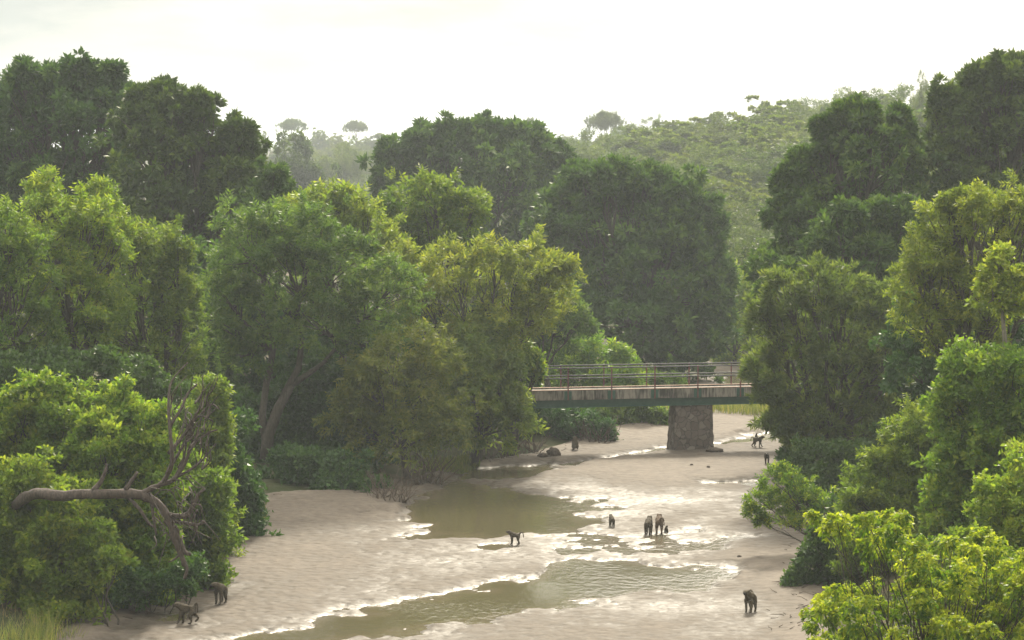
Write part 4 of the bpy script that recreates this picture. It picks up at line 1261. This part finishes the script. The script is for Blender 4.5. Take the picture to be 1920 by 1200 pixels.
grass('dry_grass', 'dry tan grass on the sandy bank at bottom left', bl, 'drygrass')
bl = []
for cx_, cy_, n_, h_ in ((68, 90.5, 260, 1.55), (10, 88.5, 220, 1.3), (58, 89, 200, 1.2), (140, 92, 160, .9), (100, 88, 160, .7), (160, 90, 120, .8)):
    X0 = (cx_ - 960) / F * cy_
    for k in range(n_):
        X, Y = X0 + random.gauss(0, .28), cy_ + random.gauss(0, .4)
        bl.append((X, Y, land1(X, Y) - .03, h_ * random.uniform(.4, 1.05), random.uniform(0, 6.28), random.uniform(.05, .5), .022))
grass('tall_grass', 'tall green grass tufts on the bank at bottom left', bl, 'greengrass')
bl = []
for k in range(9000):
    px, Y = random.uniform(1195, 1560), random.uniform(164, 178)
    X = (px - 960) / F * Y
    d_ = bank_d(np.array([X]), np.array([Y]))[0]
    if Y < 165.6 + 1.0 * math.sin(X * .8): continue
    z = max(land1(X, Y), sand1(X, Y))
    bl.append((X, Y, z, random.uniform(.35, .95), random.uniform(0, 6.28), random.uniform(.05, .35), .035))
grass('bar_grass', 'yellow green grass strip on the sand bar seen under the bridge', bl, 'greengrass')
bl = []
for k in range(4200):
    px, py = random.uniform(800, 900), random.uniform(862, 892)
    g_ = G(px, py)
    if not (-1.0 < bank_d(np.array([g_.x]), np.array([g_.y]))[0] < 1.8): continue
    z = max(land1(g_.x, g_.y), sand1(g_.x, g_.y), 0)
    bl.append((g_.x, g_.y, z - .02, random.uniform(.12, .4), random.uniform(0, 6.28), random.uniform(.03, .15), .03))
for k in range(1500):
    px, py = random.uniform(425, 500), random.uniform(955, 990)
    g_ = G(px, py)
    if bank_d(np.array([g_.x]), np.array([g_.y]))[0] < -1.6: continue
    z = max(land1(g_.x, g_.y), sand1(g_.x, g_.y), 0)
    bl.append((g_.x, g_.y, z - .02, random.uniform(.1, .35), random.uniform(0, 6.28), random.uniform(.03, .15), .03))
grass('bank_grass', 'short fresh grass at the foot of the left bank', bl, 'greengrass')

# ------------------------------------------------------------------ baboons
def fur(name, c0, c1):
    m, n, o = new_mat(name)
    t = n.nodes.new('ShaderNodeTexCoord')
    nz = n.nodes.new('ShaderNodeTexNoise'); nz.inputs['Scale'].default_value = 28; nz.inputs['Detail'].default_value = 5
    n.links.new(t.outputs['Object'], nz.inputs['Vector'])
    rp = ramp(n, [(.35, c0), (.65, c1)]); n.links.new(nz.outputs['Fac'], rp.inputs['Fac'])
    at = n.nodes.new('ShaderNodeAttribute'); at.attribute_name = 'bare'
    mx_ = n.nodes.new('ShaderNodeMix'); mx_.data_type = 'RGBA'; mx_.inputs['B'].default_value = (.022, .018, .016, 1)
    n.links.new(at.outputs['Fac'], mx_.inputs['Factor']); n.links.new(rp.outputs['Color'], mx_.inputs['A'])
    pb = n.nodes.new('ShaderNodeBsdfPrincipled'); pb.inputs['Roughness'].default_value = .85
    pb.inputs['Specular IOR Level'].default_value = .15
    n.links.new(mx_.outputs['Result'], pb.inputs['Base Color'])
    bp = n.nodes.new('ShaderNodeBump'); bp.inputs['Strength'].default_value = .8; bp.inputs['Distance'].default_value = .02
    n.links.new(nz.outputs['Fac'], bp.inputs['Height']); n.links.new(bp.outputs['Normal'], pb.inputs['Normal'])
    n.links.new(pb.outputs[0], o.inputs['Surface'])
    return m
M['fur'] = fur('olive_fur', (.055, .044, .028), (.135, .110, .070))
M['furd'] = fur('dark_fur', (.036, .029, .020), (.098, .078, .052))
M['furb'] = fur('brown_fur', (.060, .042, .028), (.135, .095, .062))

def skin_mesh(nodes, edges, root=0, subs=2):
    bm = bmesh.new()
    lay = bm.verts.layers.skin.verify()
    vs = []
    for k, (p, r) in enumerate(nodes):
        v = bm.verts.new(p)
        v[lay].radius = (r, r) if not isinstance(r, tuple) else r
        v[lay].use_root = (k == root)
        vs.append(v)
    for a, b in edges: bm.edges.new((vs[a], vs[b]))
    me = bpy.data.meshes.new('skel'); bm.to_mesh(me); bm.free()
    o_ = bpy.data.objects.new('skel', me); col.objects.link(o_)
    sk = o_.modifiers.new('skin', 'SKIN'); sk.use_smooth_shade = True; sk.branch_smoothing = .4
    ss = o_.modifiers.new('sub', 'SUBSURF'); ss.levels = subs; ss.render_levels = subs
    dg = bpy.context.evaluated_depsgraph_get()
    res = bpy.data.meshes.new_from_object(o_.evaluated_get(dg))
    bpy.data.objects.remove(o_)
    return res

def baboon(loc, heading, size, label, mat='fur', front=(.06, -.04), hind=(.02, -.10), head=(0, 0), tail='arch', sit=False, group='baboons on the river bed', zoff=0, name='baboon', lift=None):
    """a standing or walking baboon facing +X before it is turned; front / hind are the fore and aft offsets of the left and right feet"""
    N, E = [], []
    def nd(p, r, to=None):
        p = (p[0] * .84, p[1], p[2])
        r = r * 1.28 if not isinstance(r, tuple) else (r[0] * 1.28, r[1] * 1.22)
        N.append((Vector(p), r))
        if to is not None: E.append((to, len(N) - 1))
        return len(N) - 1
    hy, hz = head
    if not sit:
        pel = nd((-.27, 0, .54), (.105, .115))
        a = nd((-.10, 0, .545), (.115, .125), pel); ch = nd((.12, 0, .56), (.135, .16), a); sh = nd((.25, 0, .61), (.12, .135), ch)
        nk = nd((.34, hy * .3, .68 + hz * .4), .105, sh)
        hd = nd((.43, hy * .7, .745 + hz), .092, nk); mz = nd((.525, hy * 1.25, .705 + hz), .052, hd); nd((.585, hy * 1.55, .68 + hz), .036, mz)
        for s in (-1, 1):
            nd((.40, hy * .7 + s * .088, .775 + hz), .022, hd)
        for s, f in zip((1, -1), front):
            lf = (lift or {}).get('f%d' % s, 0)
            u = nd((.20 + f * .15, s * .10, .47), .070, ch); e = nd((.18 + f * .45, s * .105, .31), .045, u)
            wr = nd((.20 + f * .95, s * .10, .07 + lf), .030, e); hn = nd((.235 + f * 1.05, s * .10, .022 + lf), .028, wr); nd((.29 + f * 1.08, s * .10, .016 + lf), .022, hn)
        for s, f in zip((1, -1), hind):
            lf = (lift or {}).get('h%d' % s, 0)
            th = nd((-.27 + f * .25, s * .095, .43), .088, pel); kn = nd((-.21 + f * .7, s * .105, .285 + lf * .3), .056, th)
            an = nd((-.32 + f * 1.1, s * .10, .10 + lf), .032, kn); fo = nd((-.25 + f * 1.1, s * .10, .024 + lf * .8), .030, an); nd((-.16 + f * 1.1, s * .10, .018 + lf * .5), .022, fo)
        if tail == 'arch':
            tp = [(-.36, 0, .62, .036), (-.43, 0, .71, .030), (-.51, 0, .735, .027), (-.575, 0, .66, .024), (-.60, 0, .52, .021), (-.605, 0, .40, .017)]
        elif tail == 'up':
            tp = [(-.35, 0, .63, .036), (-.385, .01, .73, .031), (-.43, .015, .755, .027), (-.46, .02, .68, .024), (-.465, .02, .52, .02), (-.46, .02, .40, .016)]
        elif tail == 'side':
            tp = [(-.36, -.03, .62, .036), (-.39, -.09, .70, .031), (-.42, -.15, .71, .027), (-.43, -.19, .62, .023), (-.43, -.205, .48, .02), (-.43, -.21, .38, .016)]
        else:
            tp = [(-.37, 0, .55, .034), (-.41, 0, .45, .028), (-.43, .01, .33, .022), (-.44, .01, .24, .016)]
        last = pel
        for x, y, z, r in tp: last = nd((x, y, z), r, last)
    else:
        pel = nd((-.10, 0, .14), .125); a = nd((-.08, 0, .30), .13, pel); ch = nd((.0, 0, .46), .125, a); nk = nd((.05, hy * .3, .58), .085, ch)
        hd = nd((.09, hy * .6, .66 + hz), .085, nk); mz = nd((.18, hy, .63 + hz), .05, hd); nd((.23, hy, .61 + hz), .034, mz)
        for s in (-1, 1):
            nd((.06, hy * .6 + s * .082, .69 + hz), .02, hd)
            u = nd((.07, s * .12, .40), .055, ch); e = nd((.14, s * .12, .26), .04, u); wr = nd((.20, s * .09, .12), .028, e); nd((.23, s * .08, .04), .026, wr)
            th = nd((.06, s * .12, .15), .075, pel); kn = nd((.17, s * .14, .24), .05, th); an = nd((.16, s * .12, .07), .032, kn); nd((.25, s * .12, .025), .028, an)
        last = pel
        for x, y, z, r in [(-.22, .02, .06, .03), (-.32, .05, .03, .024), (-.42, .1, .025, .018)]: last = nd((x, y, z), r, last)
    me = skin_mesh(N, E)
    nv = len(me.vertices)
    co = np.zeros(nv * 3, np.float32); me.vertices.foreach_get('co', co); co = co.reshape(-1, 3)
    mzp = np.array(N[[k for k in range(len(N)) if not isinstance(N[k][1], tuple) and N[k][1] in (.036 * 1.28, .034 * 1.28) and k < 12][0]][0]) if True else None
    bare = np.clip(1.25 - np.linalg.norm(co - mzp, axis=1) / .10, 0, 1)
    bare = np.maximum(bare, np.clip((.07 - co[:, 2]) / .04, 0, 1) * .8)
    # rough fur outline
    if not sit or True:
        nn_ = fbm(co[:, 0] * 9 + co[:, 2] * 5, co[:, 1] * 9 + co[:, 2] * 7, 3)
        nr = np.zeros(nv * 3, np.float32); me.vertices.foreach_get('normal', nr); nr = nr.reshape(-1, 3)
        co = co + nr * (nn_ * .012)[:, None]
        me.vertices.foreach_set('co', co.ravel())
    a_ = me.attributes.new('bare', 'FLOAT', 'POINT'); a_.data.foreach_set('value', bare.astype(np.float32))
    me.update()
    me.name = name
    o_ = link_mesh(name, me, M[mat])
    p = Vector(loc)
    if len(loc) == 2 or zoff is not None and len(loc) == 2: pass
    o_.location = p
    o_.rotation_euler = (0, 0, R(heading))
    o_.scale = (size,) * 3
    tag(o_, label, 'baboon', group)
    return o_

def at(px, py):
    g_ = G(px, py)
    for _ in range(3):
        z = max(sand1(g_.x, g_.y), -.05)
        g_ = G(px, py, z)
    return (g_.x, g_.y, max(sand1(g_.x, g_.y), -.04) - .012)

baboon(at(350, 1169), 184, .95, 'olive baboon walking left beside the puddle at bottom left', 'furd', front=(.16, -.06), hind=(.10, -.16), tail='up', head=(0, -.03), lift={'h-1': .10})
baboon(at(414, 1131), 250, 1.02, 'dark baboon walking towards us on the sand behind the walking one', 'furd', front=(.10, -.03), hind=(.06, -.08), tail='down', head=(-.10, -.02))
baboon(at(965, 1020), 176, .70, 'lanky baboon with an arched tail standing sideways at the pool edge', 'furd', front=(.02, -.03), hind=(-.02, .03), tail='arch', head=(.02, .03))
baboon(at(1147, 987), 100, .64, 'small young baboon standing alone left of the pair in the shallows', 'furd', front=(.05, -.05), hind=(.05, -.05), tail='down')
baboon(at(1216, 1000), 76, .93, 'left one of two baboons standing together seen from behind', 'furd', front=(.04, -.04), hind=(.03, -.05), tail='down', head=(.02, .0))
baboon(at(1236, 1000), 86, 1.0, 'right and larger one of two baboons standing together seen from behind', 'furb', front=(.04, -.04), hind=(.03, -.05), tail='side')
baboon(at(1249, 998), 20, .42, 'tiny infant baboon crouched low in the water by the pair', 'furd', sit=True)
baboon(at(1407, 1147), 245, 1.0, 'grey baboon facing us on the wet sand at lower right', front=(.05, -.03), hind=(.02, -.06), tail='side', head=(-.04, .02))
mum = baboon(at(1421, 838), 8, .76, 'baboon walking right past the pier with an infant on its back', 'furd', front=(.16, -.12), hind=(.05, -.22), tail='arch', lift={'h-1': .06})
q_ = mum.matrix_basis @ Vector((0, 0, 0)); hd_ = R(8)
baboon((mum.location.x - .09 * math.cos(hd_), mum.location.y - .09 * math.sin(hd_), mum.location.z + .76 * .66), 8, .36, 'infant baboon riding on the back of its mother near the pier', 'furd', sit=True)
baboon(at(1438, 869), 262, .70, 'baboon walking towards us on the sand right of the pier', 'furd', front=(.10, -.06), hind=(.05, -.08), tail='side')
baboon(at(1470, 875), 95, .70, 'baboon half hidden by hanging twigs at the right bank', 'furb', tail='down')
baboon(at(1486, 957), 200, .8, 'brown baboon behind the light green overhanging bush', 'furb', tail='down')
baboon(at(1482, 986), 250, .55, 'small dark baboon sitting under the overhanging light green bush', 'furd', sit=True)
baboon(at(1078, 843), 80, 1.0, 'grey baboon sitting with its back to us against the bank bushes', 'fur', sit=True)

# ------------------------------------------------------------------ haze
m = bpy.data.materials.new('haze'); m.use_nodes = True
n = m.node_tree; n.nodes.clear()
o = n.nodes.new('ShaderNodeOutputMaterial'); pv = n.nodes.new('ShaderNodeVolumePrincipled')
pv.inputs['Color'].default_value = (.88, .96, 1.0, 1)
pv.inputs['Density'].default_value = 0.00028
pv.inputs['Anisotropy'].default_value = 0.3
n.links.new(pv.outputs[0], o.inputs['Volume'])
g = Geo()
g.box((0, 2800, 21.5), (1, 0, 0), (0, 1, 0), (0, 0, 1), 5600, 7400, 49)
hz = g.build('haze', m)
tag(hz, 'thin pale morning haze over the valley', 'haze', kind='stuff')
print('LEAVES', STAT[0])
